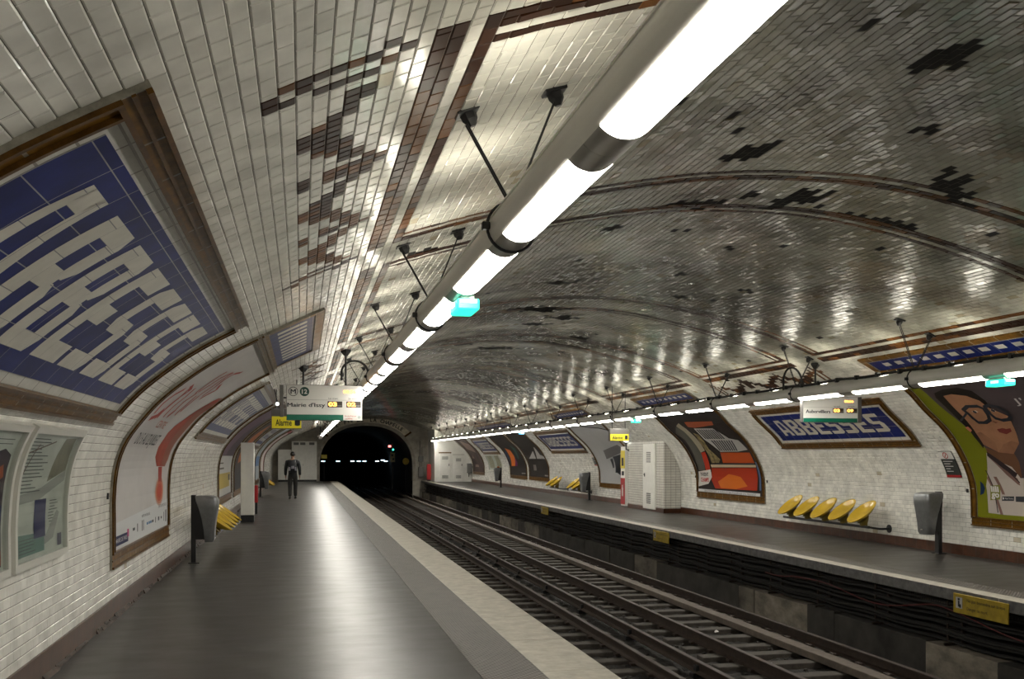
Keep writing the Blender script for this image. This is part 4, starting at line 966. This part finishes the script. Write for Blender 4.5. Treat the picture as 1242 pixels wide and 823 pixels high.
# ---------------------------------------------------------------- benches
def seat_mesh():
    """oval scoop, front-back along +x (front), local origin at the middle of the rim plane"""
    q=MB(); secs=[]; n=28
    def ring(f,z): return [(f*.325*math.cos(2*PI*k/n)*(1.0 if math.cos(2*PI*k/n)>0 else .95),f*.245*math.sin(2*PI*k/n),z) for k in range(n)]
    secs=[ring(.18,-.088),ring(.42,-.082),ring(.62,-.066),ring(.80,-.038),ring(.93,-.010),ring(1.0,.0),ring(1.015,-.004),ring(1.0,-.014),ring(.90,-.034),ring(.74,-.066),ring(.5,-.098),ring(.2,-.108)]
    q.loft(secs); return q
def bench(side,ys,label,grp='yellow seat benches'):
    sg=1 if side=='L' else -1; xw=-1.82 if side=='L' else 10.46
    x0=xw+sg*.46; yc=sum(ys)/len(ys)
    root=thing('bench',label,'bench',grp,loc=(x0,yc,0))
    R=Matrix.Rotation(math.radians(36),4,'Y') if side=='L' else Matrix.Rotation(math.radians(-38),4,'Y')@Matrix.Rotation(PI,4,'Z')
    me=None;pe=None
    for y in ys:
        if me is None:
            q=seat_mesh(); q.v=[tuple(R@Vector(p)) for p in q.v]; o=q.build('seat',M['yellow'],root,smooth='all'); me=o.data
            q=MB(); q.loft([[(r*math.cos(2*PI*k/16)+sg*dx,r*math.sin(2*PI*k/16),z-f*sg*.75*r*math.cos(2*PI*k/16)) for k in range(16)] for r,z,dx,f in ((.07,-.27,-.02,0),(.07,-.23,-.02,.1),(.085,-.19,-.02,.5),(.10,-.150,-.01,1),(.05,-.138,-.01,1))]); p=q.build('pedestal',M['yellowd'],root,smooth=True); pe=p.data
        else: o=link('seat',me,parent=root); p=link('pedestal',pe,parent=root)
        o.location=(0,y-yc,.60); p.location=(sg*-.02,y-yc,.60)
    a,b=min(ys)-yc-.20,max(ys)-yc+.30
    q=MB(); q.tube([(-sg*.02,a,.315),(-sg*.02,b,.315)],.026,10); q.build('rail',M['black'],root,smooth=True)
    for y in ((b-.03,) if side=='L' else (a+.03,)):
        q=MB(); q.tube([(-sg*.02,y,.315),(-sg*.25,y,.28),(-sg*.455,y,.28)],.02,8); q.lathe([(.075,0),(.075,.012),(.04,.014)],n=18,M4=Matrix.Translation((-sg*.455,y,.28))@Matrix.Rotation(sg*PI/2,4,'Y')); q.build('wall_bracket',M['black'],root,smooth=True)
bench('R',[15.55,16.2,16.85,17.5,18.15],'row of five yellow scoop seats under the right ABBESSES panel')
bench('R',[33.75,34.45],'pair of yellow scoop seats beside the far silver bin on the right platform')
bench('R',[36.9,37.6],'pair of yellow scoop seats farther along, below the white sails poster')
bench('L',[16.0,16.6,17.2,17.8,18.4],'row of five yellow scoop seats behind the left silver bin')
bench('L',[39.9,40.5,41.1,41.7],'small far yellow seats on the left platform, behind the walking man')
# ---------------------------------------------------------------- bins
def bin_(x,y,side,label):
    sg=1 if side=='L' else -1
    root=thing('litter_bin',label,'bin','silver litter bins',loc=(x,y,0))
    q=MB(); q.box(-.035,.035,-.05,.05,0,1.02,bev=.006); q.box(-.07,.09,-.09,.09,0,.014,bev=.004); q.build('post',M['black'],root)
    q=MB()
    prof=[(.32,.17,.285,.13),(.36,.165,.305,.145),(.5,.155,.31,.16),(.66,.13,.325,.175),(.82,.09,.35,.19),(.93,.05,.36,.195),(.985,.04,.335,.185),(1.01,.04,.24,.165)]
    secs=[]
    for z,xa,xb,hw in prof:
        r=.05; ring=[]
        for cx,cy,a0 in ((xb-r,hw-r,0),(xa+.012,hw-.012,90),(xa+.012,-hw+.012,180),(xb-r,-hw+r,270)):
            rr=r if a0 in(0,270) else .012
            for k in range(5):
                a=math.radians(a0+90*k/4); ring.append((sg*(cx+rr*math.cos(a)),cy+rr*math.sin(a),z))
        secs.append(ring)
    q.loft(secs); q.build('shell',M['steel'],root,smooth=True)
    q=MB(); q.loft([[(sg*a,-h,z),(sg*b,-h,z),(sg*b,h,z),(sg*a,h,z)] for z,a,b,h in ((.36,.03,.175,.10),(.6,.03,.15,.12),(.82,.03,.10,.14),(1.0,.03,.05,.15))]); q.build('back_plate',M['black'],root)
    q=MB(); q.lathe([(.012,-.02),(.012,.02)],n=10,M4=Matrix.Translation((sg*.312,0,.40))@Matrix.Rotation(PI/2,4,'Y')); q.build('lock',M['alud'],root)
bin_(-1.58,14.9,'L','silver litter bin on a black post in front of the left yellow seats')
bin_(10.22,13.7,'R','silver litter bin on a black post between the five seats and the smiling man poster')
bin_(10.22,33.1,'R','silver litter bin at the near end of the paired seats, right platform')
bin_(9.95,47.5,'R','farthest silver litter bin, with rubbish on its rim, right platform')
bin_(-1.58,38.4,'L','small far litter bin on the left platform beside the walking man')
q=MB(); q.sphere((9.8,47.45,1.045),.07,8,(1,1.2,.6)); tag(q.build('crumpled_wrapper',pm('orangew',170,96,50)),'crumpled orange wrapper lying on the farthest bin','litter')
# ---------------------------------------------------------------- white pillar
r=thing('white_pillar','white square pillar with a black foot standing beside the left seats','pillar',loc=(-1.29,24.0,0))
MB().box(-.155,.155,-.12,.12,.17,1.93,bev=.01).build('body',M['white'],r); MB().box(-.155,.155,-.12,.12,0,.17,bev=.004).build('foot',M['black'],r)
r=thing('extinguisher_box','small red fire box behind the white pillar','fire box',loc=(-1.23,27.2,0))
MB().box(-.045,.045,-.1,.1,.32,.80,bev=.015).build('box_body',M['red'],r); MB().box(-.03,.03,-.06,.06,0,.32).build('leg',M['black'],r)
# ---------------------------------------------------------------- tiled kiosk
def kiosk():
    x0,y0,y1,zt=9.94,25.1,28.1,2.2
    root=thing('tiled_kiosk','white tiled locker kiosk built out from the right wall','kiosk',loc=(0,0,0))
    q=MB()
    sec=[(x0,0),(x0,zt)]
    ss=np.linspace(.0,2.9,30); pts=[]
    for s in ss:
        p=surf(0,T-s,-.03)
        if p[2]<=zt+.02: pts.append((float(p[0]),float(p[2])))
    prof=[(x0,0),(x0,zt)]+[(max(a,x0+.001),b) for a,b in pts[::-1] if b<zt and a>x0-.02]
    q.prism_y(prof,y0,y1)
    # uv for the brick pattern
    q.uv=[[ (q.v[i][1]+q.v[i][0],q.v[i][2]) for i in f] for f in q.f]
    q.build('body',mat('kiosk_tile',(.66,.64,.58),.16,noise=(4,.12),brick=(.15,.0726,.004,(.16,.15,.13),.94)),root)
    q=MB(); q.box(x0-.012,x0+.01,y0-.012,y1,0,.13); q.box(x0-.012,10.44,y0-.012,y0+.01,0,.13); q.build('plinth',M['base'],root)
    q=MB(); q.box(x0-.035,x0+.01,25.75,26.65,.06,1.92,bev=.008); d=q.build('door',M['white'],root)
    for z in (.22,1.42):
        v=MB()
        for k in range(6): v.box(x0-.045,x0-.03,26.05,26.38,z+.055*k,z+.055*k+.03)
        v.build('vent',M['louvre'],d)
    q=MB(); q.box(x0-.055,x0-.03,26.52,26.56,1.0,1.1,bev=.004); q.box(x0-.075,x0-.055,26.46,26.56,1.05,1.075,bev=.004); q.build('handle',M['black'],d)
    q=MB(); q.box(x0-.03,x0+.01,25.70,25.75,.06,1.96); q.box(x0-.03,x0+.01,26.65,26.70,.06,1.96); q.box(x0-.03,x0+.01,25.70,26.70,1.92,1.96); q.build('door_frame',M['white'],root)
kiosk()
r=thing('emergency_post','white red and yellow emergency call post at the corner of the tiled kiosk','emergency post',loc=(9.90,28.3,0))
MB().box(-.06,.10,-.2,.2,.05,1.9,bev=.008).build('body',M['white'],r)
MB().box(-.072,-.055,-.19,.19,1.22,1.78,bev=.004).build('yellow_panel',M['ysign'],r); MB().box(-.072,-.055,-.19,.19,.10,.92,bev=.004).build('red_panel',M['red'],r)
q=MB(); q.box(-.078,-.07,-.09,.09,1.30,1.55); q.build('call_point',M['ink'],r)
q=MB(); q.box(-.066,-.055,-.10,.10,1.0,1.13); q.build('black_symbol',M['ink'],r)
q=MB(); q.box(-.078,-.07,-.06,.06,.35,.62); q.box(-.078,-.07,-.03,.03,.62,.70); q.build('white_symbol',M['signwhite'],r)
r=thing('globe_lamp','small bright white globe lamp on a bracket above the emergency post','lamp',loc=(9.84,28.0,2.12))
q=MB(); q.sphere((0,0,0),.085,12); q.build('globe',M['bulb'],r,smooth='all'); q=MB(); q.tube([(.0,0,-.08),(.0,0,-.3),(.1,0,-.34)],.02,8); q.lathe([(.05,-.1),(.03,-.07)],n=12); q.build('bracket',M['black'],r)
q=MB(); q.tube([(0,0,.08),(-.25,.12,.22),(-.8,.3,.36),(-1.72,.5,.44)],.012,6); q.build('cord',M['rubber'],r)
# ---------------------------------------------------------------- hanging signs
def loop(name,label,c,w_,h_,y):
    pts=[(c[0]-w_/2,y,c[1]-.12)]+[(c[0]-w_/2*math.cos(PI*k/14),y+.05*math.sin(PI*k/14),c[1]+h_*math.sin(PI*k/14)) for k in range(15)]+[(c[0]+w_/2,y+.02,c[1]-.16)]
    tag(MB().tube(pts,.018,8).build(name,M['rubber'],smooth=True),label,'cable')
def pole(parent,x,y,z0,z1):
    q=MB(); q.tube([(x,y,z0),(x,y,z1)],.017,8); q.lathe([(.085,0),(.08,-.035),(.03,-.10)],c=(x,y,z1),n=4); q.build('hanging_pole',M['black'],parent)
def siel(x0,x1,y,z0,z1,dest,t1,t2,left,label):
    W=x1-x0;H=z1-z0; r=thing('train_sign',label,'sign','hanging next-train signs',loc=(x0,y,z0))
    MB().box(0,W,0,.10,0,H,bev=.006).build('case',M['signgrey'],r)
    MB().box(.006,W-.006,-.004,.002,.006,H-.006).build('face',M['signwhite'],r)
    fx=lambda u,v,z=-.006:frontM(u*W,z,v*H)
    gw=.745 if left else .985
    q=MB(); q.box(.006,W*gw,-.0065,-.003,.006,H*.165); q.build('green_band',M['green'],r)
    q=MB(); ptext2(q,dest,.49*W if left else .44*W,.15*H if left else .13*H,fx(.258 if left else .27,.42),.0032); q.build('destination',M['ink'],r)
    q=MB(); q.box(.01*W,W*.99,-.006,-.003,.575*H,.582*H); q.build('rule',pm('rule',120,120,118),r)
    q=MB(); ptext(q,'1er train',.12*W,.05*H,fx(.61,.625),.0); ptext(q,'2e train',.12*W,.05*H,fx(.87,.625),.0); q.build('captions',pm('capt',60,60,62),r)
    for u,t in ((.635,t1),(.883,t2)):
        q=MB(); q.box((u-.097)*W,(u+.097)*W,-.007,-.002,.375*H,.545*H); s=q.build('time_screen',M['ledglow'],r)
        q=MB(); ptext(q,t,.115*W,.125*H,fx(u-.03,.46,-.0085),.045); q.build('digits',M['led'],s)
        q=MB(); ptext(q,'min',.055*W,.045*H,fx(u+.062,.425,-.0085),.0); q.build('unit',pm('unit',150,150,150),s)
    q=MB(); ptext(q,'08:56' if left else '08:56',.17*W,.10*H,fx(.83,.82),.04); q.build('clock',M['led'],r)
    if left:
        q=MB(); q.lathe([(.062*W,0),(.062*W,.003),(.054*W,.003),(.054*W,0)],n=28,M4=frontM(.088*W,-.0055,.81*H),cap=False); q.build('metro_ring',M['ink'],r)
        q=MB(); ptext2(q,'M',.066*W,.13*H,fx(.088,.81),.003); q.build('metro_letter',M['ink'],r)
        q=MB(); q.lathe([(.062*W,0),(.062*W,.003)],n=28,M4=frontM(.235*W,-.0055,.81*H)); d=q.build('line_disc',M['dkgreen'],r)
        q=MB(); ptext(q,'12',.072*W,.13*H,fx(.235,.81,-.0105),.03); q.build('line_number',M['signwhite'],d)
        q=MB(); ptext(q,'Ile-de-France',.15*W,.035*H,fx(.84,.135),.0); ptext(q,'mobilites',.09*W,.05*H,fx(.82,.06),.0); q.build('region_logo',pm('rlogo',190,60,50),r)
        q=MB(); q.lathe([(.016*W,0),(.016*W,.002),(.010*W,.002),(.010*W,0)],n=16,M4=frontM(.955*W,-.0055,.10*H),cap=False); q.build('round_logo',pm('rnd',70,120,120),r)
    q=MB(); sx=-.105 if left else W+.03
    q.box(sx,sx+.06,.03,.16,.10*H if left else .0,H*1.0,bev=.006); q.build('end_case',M['signgrey'],r)
    q=MB(); a,b=(sx+.04,.02) if left else (W-.02,sx+.02); q.box(a,b,.06,.09,H*.62,H*.66); q.build('case_link',M['black'],r)
    for px in (.22*W,.78*W) if left else (.25*W,.7*W): pole(r,px,.05,H-.01,vault_z(x0+px)-z0-.003)
siel(-.235,.945,15.3,2.165,2.725,"Mairie d'Issy",'03','02',True,'hanging sign for Mairie d\'Issy with orange minutes, above the left platform')
siel(8.14,9.16,14.35,2.165,2.60,'Aubervilliers','03','09',False,'hanging sign for Aubervilliers with orange minutes, in front of the right name panel')
loop('sign_cable','black looped cable above the left hanging train sign',(.83,2.93),.42,.20,15.35)
loop('sign_cable','black looped cable above the right hanging train sign',(8.10,2.80),.36,.30,14.6)
def alarm(x0,x1,y,z0,z1,label):
    W=x1-x0;H=z1-z0; r=thing('alarm_sign',label,'sign','hanging Alarme signs',loc=(x0,y,z0))
    MB().box(-.01,W+.01,-.0,.12,-.01,H+.14,bev=.01).build('case',M['signgrey'],r)
    MB().box(0,W,-.005,.002,0,H).build('face',M['alarm'],r)
    q=MB(); ptext(q,'Alarme',.55*W,.55*H,frontM(.40*W,-.007,.48*H),.02); q.build('lettering',M['ink'],r)
    q=MB(); q.lathe([(.05*H,-.3*H),(.22*H,-.25*H),(.22*H,.25*H),(.05*H,.3*H)],n=12,M4=frontM(.87*W,-.006,.5*H)@Matrix.Rotation(PI/2,4,'X')@Matrix.Scale(.06,4,(0,1,0))@Matrix.Scale(1,4)); q.build('handset_symbol',M['ink'],r)
    for px in (.15*W,.85*W):
        q=MB(); q.tube([(px,.06,H+.13),(px,.06,vault_z(x0+px)-z0)],.01,6); q.build('hanging_rod',M['black'],r)
alarm(-.52,-.01,17.4,2.10,2.31,'yellow Alarme sign half hidden behind the left train sign')
alarm(7.74,8.24,23.25,2.0,2.17,'yellow Alarme sign hanging under the right tube lights before the kiosk')
r=thing('spot_lamp','small bright spot lamp on the left wall near the hanging train sign','lamp',loc=(-.42,17.2,2.52))
q=MB(); q.sphere((0,0,0),.03,10); q.build('globe',M['spot'],r,smooth='all'); q=MB(); q.tube([(0,0,.04),(-.06,0,.3)],.012,6); q.build('stem',M['black'],r)
# cctv pole by the tunnel
r=thing('camera_mount','small dark camera hanging from the ceiling near the tunnel mouth','camera',loc=(.62,33.0,2.3))
q=MB(); q.tube([(0,0,0),(0,0,vault_z(.62)-2.3)],.012,6); q.build('stem',M['black'],r); MB().box(-.07,.07,-.14,.14,-.12,0,bev=.02).build('camera_body',M['signgrey'],r)
# ---------------------------------------------------------------- end wall and tunnel
YE=62.0
def archpt(t,a=2.98,b=2.62,zc=.96,xc=4.1,e=2.25):
    c,s=math.cos(t),math.sin(t)
    return xc+a*math.copysign(abs(c)**(2/e),c),zc+b*abs(s)**(2/e)
na=48; ar=[(1.12,-1.3)]+[archpt(PI-PI*k/na) for k in range(na+1)]+[(7.08,-1.3)]
sv=np.linspace(-1.3,T+1.3,len(ar)); vp=[]
for s in sv: p=surf(YE,np.array([s]),-.02)[0]; vp.append((float(p[0]),float(p[2])))
q=MB(); n=len(ar); q.add([(x,YE,z) for x,z in ar]+[(x,YE,z) for x,z in vp],[(i,i+1,n+i+1,n+i) for i in range(n-1)]); struct('wall_end',q,M['endwall'])
q=MB(); inner=[archpt(PI-PI*k/na) for k in range(na+1)]; outer=[archpt(PI-PI*k/na,3.16,2.78) for k in range(na+1)]
P=[];fs=[]
for (x,z),(X,Z_) in zip(inner,outer): P+= [(x,YE-.09,z),(X,YE-.09,Z_),(X,YE,Z_),(x,YE+.4,z)]
for i in range(na):
    for k in range(4): fs.append((4*i+k,4*i+(k+1)%4,4*i+4+(k+1)%4,4*i+4+k))
q.add(P,fs); q.box(.95,1.12,YE-.09,YE+.3,-.0,.97); q.box(7.08,7.25,YE-.09,YE+.3,-.0,.97); struct('trim_5',q,M['ring'])
r=thing('direction_plaque','curved plaque reading DIR Pte DE LA CHAPELLE over the tunnel mouth','sign')
q=MB(); P=[];fs=[];m=30; t0,t1=PI*.77,PI*.23
for k in range(m+1):
    t=t0+(t1-t0)*k/m; a=archpt(t,3.20,2.82); b=archpt(t,3.62,3.18)
    b=(b[0],min(b[1],3.98+0*b[1]))
    P+=[(a[0],YE-.16,a[1]),(b[0],YE-.16,b[1]),(b[0],YE-.02,b[1]),(a[0],YE-.02,a[1])]
for i in range(m):
    for k in range(4): fs.append((4*i+k,4*i+(k+1)%4,4*i+4+(k+1)%4,4*i+4+k))
fs.append((3,2,1,0)); fs.append((4*m,4*m+1,4*m+2,4*m+3)); q.add(P,fs); q.build('board',M['plaque'],r)
txt='DIR. Pte DE LA CHAPELLE'; q=MB(); L_=len(txt)
for i,ch in enumerate(txt):
    if ch==' ': continue
    t=PI*.715-(PI*.43)*i/(L_-1); a=archpt(t,3.30,2.90); b=archpt(t,3.52,3.08); cx,cz=(a[0]+b[0])/2,(a[1]+b[1])/2
    t2=t-.01; a2=archpt(t2,3.41,2.99); a1=archpt(t+.01,3.41,2.99); rot=math.atan2(a2[1]-a1[1],a2[0]-a1[0])
    vs,fs2,tw,th=textmesh(ch,.03); sc=.24/ (th if ch not in '.' else th*5); 
    if ch.islower(): sc=.15/th
    Mx=frontM(cx,YE-.165,cz)@Matrix.Rotation(rot,4,'Z')
    q.add([Mx@Vector((v.x*sc*.95,v.y*sc,0)) for v in vs],fs2)
q.build('lettering',M['ink'],r)
for t in (t0,t1):
    a=archpt(t,3.16,2.78); b=archpt(t,3.70,3.2)
    MB().tube([(a[0],YE-.12,a[1]),(b[0],YE-.12,min(b[1],3.9))],.07,8).build('end_bar',M['ocred'],r)
# tunnel barrel
q=MB(); P=[];fs=[]; ar2=[(1.0,-1.3)]+[archpt(PI-PI*k/na,3.1,2.7) for k in range(na+1)]+[(7.2,-1.3)]; n=len(ar2)
for yy in (YE+.0,YE+45): P+=[(x,yy,z) for x,z in ar2]
fs=[(i,i+1,n+i+1,n+i) for i in range(n-1)]+[tuple(range(n,2*n))]; q.add(P,fs); struct('wall_tunnel',q,M['soot'])
# tunnel fittings
for i,(px,dz) in enumerate(((392,0),(410,0),(427.5,0),(435,0),(442,0),(457.5,0),(466.5,1),(471.5,0))):
    y=80.0; k=y*.9763; cs=.2114
    x=min((px-366)*.9763*k/(1150-(px-366)*cs),5.0+.27*i); z=1.6-(6.0-dz*1.2)*(k+x*.2165)/1150
    rr=thing('tunnel_lamp',f'small cold white lamp deep in the tunnel, {nth(i+1)} from the left of its row','lamp','lamps deep in the tunnel',loc=(x,y,z))
    MB().box(-.15,.15,-.03,.03,-.035,.035,bev=.01).build('tube',M['tlight'],rr)
    q=MB(); q.tube([(0,.05,-.03),(0,.05,-1.165-z)],.03,6); q.build('stand',M['black'],rr)
r=thing('signal_post','railway signal with a white panel inside the tunnel mouth on the right','signal',loc=(6.15,66,-1.16))
q=MB(); q.tube([(0,0,0),(0,0,3.7)],.05,8); q.build('post',M['black'],r); MB().box(-.16,.16,-.1,.0,2.35,3.0,bev=.02).build('panel',pm('sigpanel',150,140,104),r)
q=MB(); q.box(-.30,-.12,-.14,-.02,3.38,3.52,bev=.01); q.build('red_lamp',M['sigred'],r); q=MB(); q.sphere((.03,-.1,3.22),.06,8); q.build('green_lamp',M['siggrn'],r)
q=MB(); q.box(-.10,.02,-.115,-.10,2.75,2.9); q.box(-.02,.1,-.115,-.10,2.5,2.62); q.build('panel_mark',M['ink'],r)
r=thing('tunnel_plate','yellow rectangular plate at the left edge of the tunnel mouth','sign',loc=(1.42,63.0,1.58))
MB().box(-.19,.19,-.02,.02,-.13,.13,bev=.01).build('plate',M['ysign'],r); q=MB(); q.tube([(0,.03,-.13),(0,.03,-2.74)],.03,6); q.build('stem',M['black'],r)
r=thing('tunnel_plate','round yellow plate at the right edge of the tunnel mouth','sign',loc=(6.85,64.0,1.25))
q=MB(); q.lathe([(.22,-.015),(.22,.015)],n=20,M4=Matrix.Rotation(PI/2,4,'X')); q.build('plate',M['ysignd'],r); q=MB(); q.tube([(0,.03,-.2),(0,.03,-2.41)],.03,6); q.build('stem',M['black'],r)
# cabinets and doors at the end of the left platform
def cabinet(x0,x1,y0,y1,h,nd,label,vents=False):
    r=thing('metal_cabinet',label,'cabinet','white cabinets by the tunnel',loc=((x0+x1)/2,y0,0)); W=x1-x0
    MB().box(-W/2,W/2,0,y1-y0,.12,h,bev=.008).build('body',M['white'],r); MB().box(-W/2+.02,W/2-.02,.02,y1-y0,0,.12).build('plinth',M['black'],r)
    for i in range(nd):
        a=-W/2+W*i/nd+.015; b=a+W/nd-.03
        d=MB().box(a,b,-.02,.003,.15,h-.32 if vents else h-.04,bev=.006).build('door',M['white'],r); MB().box(b-.06,b-.03,-.04,-.02,1.0,1.12,bev=.004).build('handle',M['alud'],d)
    if vents:
        for u in (-.32,-.06,.30): MB().box(u*W-.16,u*W+.16,-.012,.003,h-.24,h-.08).build('vent',M['louvre'],r)
cabinet(-.62,.93,61.2,62,2.55,2,'tall white two-door cabinet with vents left of the tunnel mouth',True)
cabinet(-1.46,-.65,61.2,61.98,2.02,2,'low white cabinet in the corner behind the walking man')
# built-out room with doors at the end of the right platform
q=MB(); ss=np.linspace(T-4.4,T,40); pr=[]
for s in ss: p=surf(0,np.array([s]),-.02)[0]; pr.append((float(p[0]),float(p[2])))
q.prism_y([(8.10,0),(8.10,pr[0][1])]+pr,58.9,62); struct('wall_end_room',q,M['white'])
def door(name,x0,x1,z1,label):
    r=tag(bpy.data.objects.new(name,None),label,'door'); C.objects.link(r); r.location=(0,58.9,0)
    MB().box(x0,x1,-.05,.0,.03,z1,bev=.008).build('leaf',M['white'],r)
    MB().box(x0-.06,x1+.06,-.03,.0,z1,z1+.08).build('lintel',M['ocre'] if x0<9 else M['frame'],r)
    for z in (.22,z1-.38):
        v=MB()
        for k in range(5): v.box(x0+.15,x1-.15,-.062,-.048,z+.04*k,z+.04*k+.022)
        v.build('vent',M['louvre'],r)
    MB().box(x1-.12,x1-.08,-.09,-.05,1.0,1.12,bev=.004).build('handle',M['black'],r)
door('service_door',8.42,9.10,1.78,'white louvred service door nearer the tunnel on the right platform'); door('service_door',9.30,9.92,1.66,'white louvred service door nearer the reddish poster on the right platform')
r=thing('fire_cabinet','narrow red cabinet between the tunnel mouth and the service doors','fire box',loc=(8.0,60.6,0)); MB().box(-.16,.1,-.1,.1,.1,1.1,bev=.01).build('body',M['red'],r); MB().box(-.14,.08,-.08,.08,0,.1).build('plinth',M['black'],r)
r=thing('electric_box','grey electrical boxes and conduits on the end wall right of the tunnel','electrical box',loc=(7.6,61.86,0))
MB().box(-.15,.15,-.2,.1,.25,.9,bev=.01).build('lower_box',M['signgrey'],r); MB().box(-.14,.16,-.14,.1,1.25,1.6,bev=.01).build('upper_box',M['louvre'],r)
q=MB(); q.tube([(-.05,0,.9),(-.05,0,2.6)],.03,6); q.tube([(.08,0,.9),(.08,0,2.2),(.3,0,2.2)],.02,6); q.build('conduit',M['signgrey'],r)
r=thing('wall_box','small grey box on the right wall beside the last poster','box',loc=(10.25,58.75,0)); MB().box(-.12,.16,-.14,.1,.55,1.15,bev=.01).build('body',M['louvre'],r); MB().tube([(0,0,.3),(0,0,.56)],.03,6).build('stem',M['black'],r)
# ---------------------------------------------------------------- walking man
def skin(name,pts,edges,m,parent,sub=1,root=0):
    me=bpy.data.meshes.new(name); me.from_pydata([p[:3] for p in pts],edges,[]); o=bpy.data.objects.new(name,me); C.objects.link(o)
    o.modifiers.new('s','SKIN'); o.modifiers.new('u','SUBSURF').levels=sub; o.modifiers['u'].render_levels=sub
    sv=me.skin_vertices[0].data
    for i,p in enumerate(pts): sv[i].radius=(p[3],p[4] if len(p)>4 else p[3])
    sv[root].use_root=True
    dg=bpy.context.evaluated_depsgraph_get(); m2=bpy.data.meshes.new_from_object(o.evaluated_get(dg))
    bpy.data.objects.remove(o); m2.polygons.foreach_set('use_smooth',[True]*len(m2.polygons)); m2.name=name
    return link(name,m2,m,parent)
man=thing('person','man in dark jacket with a backpack walking away along the left platform','person',loc=(-.33,36.3,0))
def limb(sd):
    x=sd
    return x
J=[(0,0,.95,.10,.07),(0,0,1.10,.11,.08),(0,.02,1.28,.14,.09),(0,.01,1.42,.15,.09),(0,.02,1.50,.055,.055),(0,.03,1.57,.058),(0,.03,1.66,.085,.095),(0,.03,1.715,.06,.07)]
E_=[(i,i+1) for i in range(7)]
def addl(J,E_,start,pts):
    prev=start
    for p in pts: J.append(p); E_.append((prev,len(J)-1)); prev=len(J)-1
    return prev
for sx in (-1,1):
    st=.16*sx   # stride
    addl(J,E_,0,[(.085*sx,0,.86,.07),(.10*sx,.05+st*.3,.50,.06),(.10*sx,.0+st*.55,.27,.056),(.10*sx,-.02+st,.10,.034),(.10*sx,.08+st,.05,.026,.022)])
    w_=addl(J,E_,3,[(.19*sx,.0,1.40,.060),(.245*sx,-.02-st*.2,1.14,.045),(.255*sx,.06-st*.5,.90,.032),(.258*sx,.075-st*.6,.84,.030,.022)])
    for k,(dx,ln) in enumerate(((-.024,.075),(-.008,.088),(.008,.083),(.024,.066))):
        addl(J,E_,w_,[(.262*sx,.075-st*.6+dx,.79,.009),(.255*sx,.075-st*.6+dx*1.1,.79-ln*.6,.0085),(.245*sx,.078-st*.6+dx*1.1,.79-ln,.0075)])
    addl(J,E_,w_,[(.255*sx,.115-st*.6,.82,.010),(.248*sx,.128-st*.6,.785,.009)])
skin('body',J,E_,M['skin'],man,1)
Jk=[(0,0,.76,.18,.135),(0,0,1.10,.175,.13),(0,.015,1.28,.19,.135),(0,.01,1.41,.165,.11),(0,.02,1.49,.075,.07)]; Ek=[(i,i+1) for i in range(4)]
for sx in (-1,1):
    st=.16*sx
    addl(Jk,Ek,3,[(.20*sx,.0,1.39,.085),(.252*sx,-.02-st*.2,1.14,.070),(.262*sx,.05-st*.45,.93,.055),(.262*sx,.06-st*.5,.89,.05)])
skin('jacket',Jk,Ek,M['jacket'],man,1)
Jt=[(0,0,.90,.165,.12),(0,0,1.05,.15,.11)]; Et=[(0,1)]
for sx in (-1,1):
    st=.16*sx
    addl(Jt,Et,0,[(.095*sx,0,.84,.105),(.10*sx,.05+st*.3,.50,.080),(.10*sx,.0+st*.55,.27,.072),(.10*sx,-.03+st,.095,.062)])
skin('trousers',Jt,Et,M['pants'],man,1)
q=MB(); q.sphere((0,.015,1.685),.093,12,(.95,1.08,.98)); h=q.build('hair',M['hair'],man,smooth='all')
for sx in (-1,1):
    st=.16*sx; z0=0.0 if sx<0 else 0.0
    q=MB(); q.loft([[(.10*sx+.048*math.cos(2*PI*k/14)*w_,.03+st+.135*math.sin(2*PI*k/14),z) for k in range(14)] for z,w_ in ((.022,1),(.05,1.0),(.085,.85),(.11,.6))]); sh=q.build('shoe',M['shoe'],man,smooth=True)
    q=MB(); q.loft([[(.10*sx+.050*math.cos(2*PI*k/14),.03+st+.14*math.sin(2*PI*k/14),z) for k in range(14)] for z in (0,.024)]); q.build('sole',M['sole'],sh)
# face on the far side of the head
q=MB(); q.sphere((0,.135,1.635),.018,8,(.8,1,1.3)); q.build('nose',M['skin'],man,smooth='all')
q=MB()
for sx in (-1,1): q.sphere((.032*sx,.112,1.665),.012,8,(1.2,.6,.7))
q.build('eyes',M['ink'],man); q=MB(); q.box(-.024,.024,.105,.122,1.595,1.603,bev=.003); q.build('mouth',pm('mlip',120,60,54),man)
for sx in (-1,1):
    q=MB(); q.sphere((.088*sx,.03,1.645),.022,8,(.45,.8,1.2)); q.build('ear',M['skin'],man,smooth='all')
bp=thing('backpack','black backpack with grey trim on the walking man\'s back','backpack',loc=(-.33,36.3-.20,1.0))
q=MB(); q.loft([[(a*math.copysign(abs(math.cos(2*PI*k/24))**.6,math.cos(2*PI*k/24)),-b*.5+b*math.copysign(abs(math.sin(2*PI*k/24))**.6,math.sin(2*PI*k/24)),z) for k in range(24)] for z,a,b in ((.0,.12,.06),(.03,.155,.085),(.2,.16,.09),(.36,.145,.075),(.45,.10,.05),(.47,.06,.03))]); q.build('bag',M['pack'],bp,smooth='all')
for sx in (-1,1):
    q=MB(); q.box(.11*sx-.03,.11*sx+.03,-.135,-.115,.06,.20,bev=.008); q.build('side_pocket',M['packg'],bp)
    q=MB(); q.tube([(.09*sx,.03,.42),(.11*sx,.14,.47),(.12*sx,.27,.42),(.125*sx,.30,.25)],.016,6); q.build('strap',M['pack'],bp)
q=MB(); q.box(-.05,.05,-.14,-.12,.14,.24,bev=.008); q.build('logo_patch',M['packg'],bp)
bpy.context.view_layer.update()
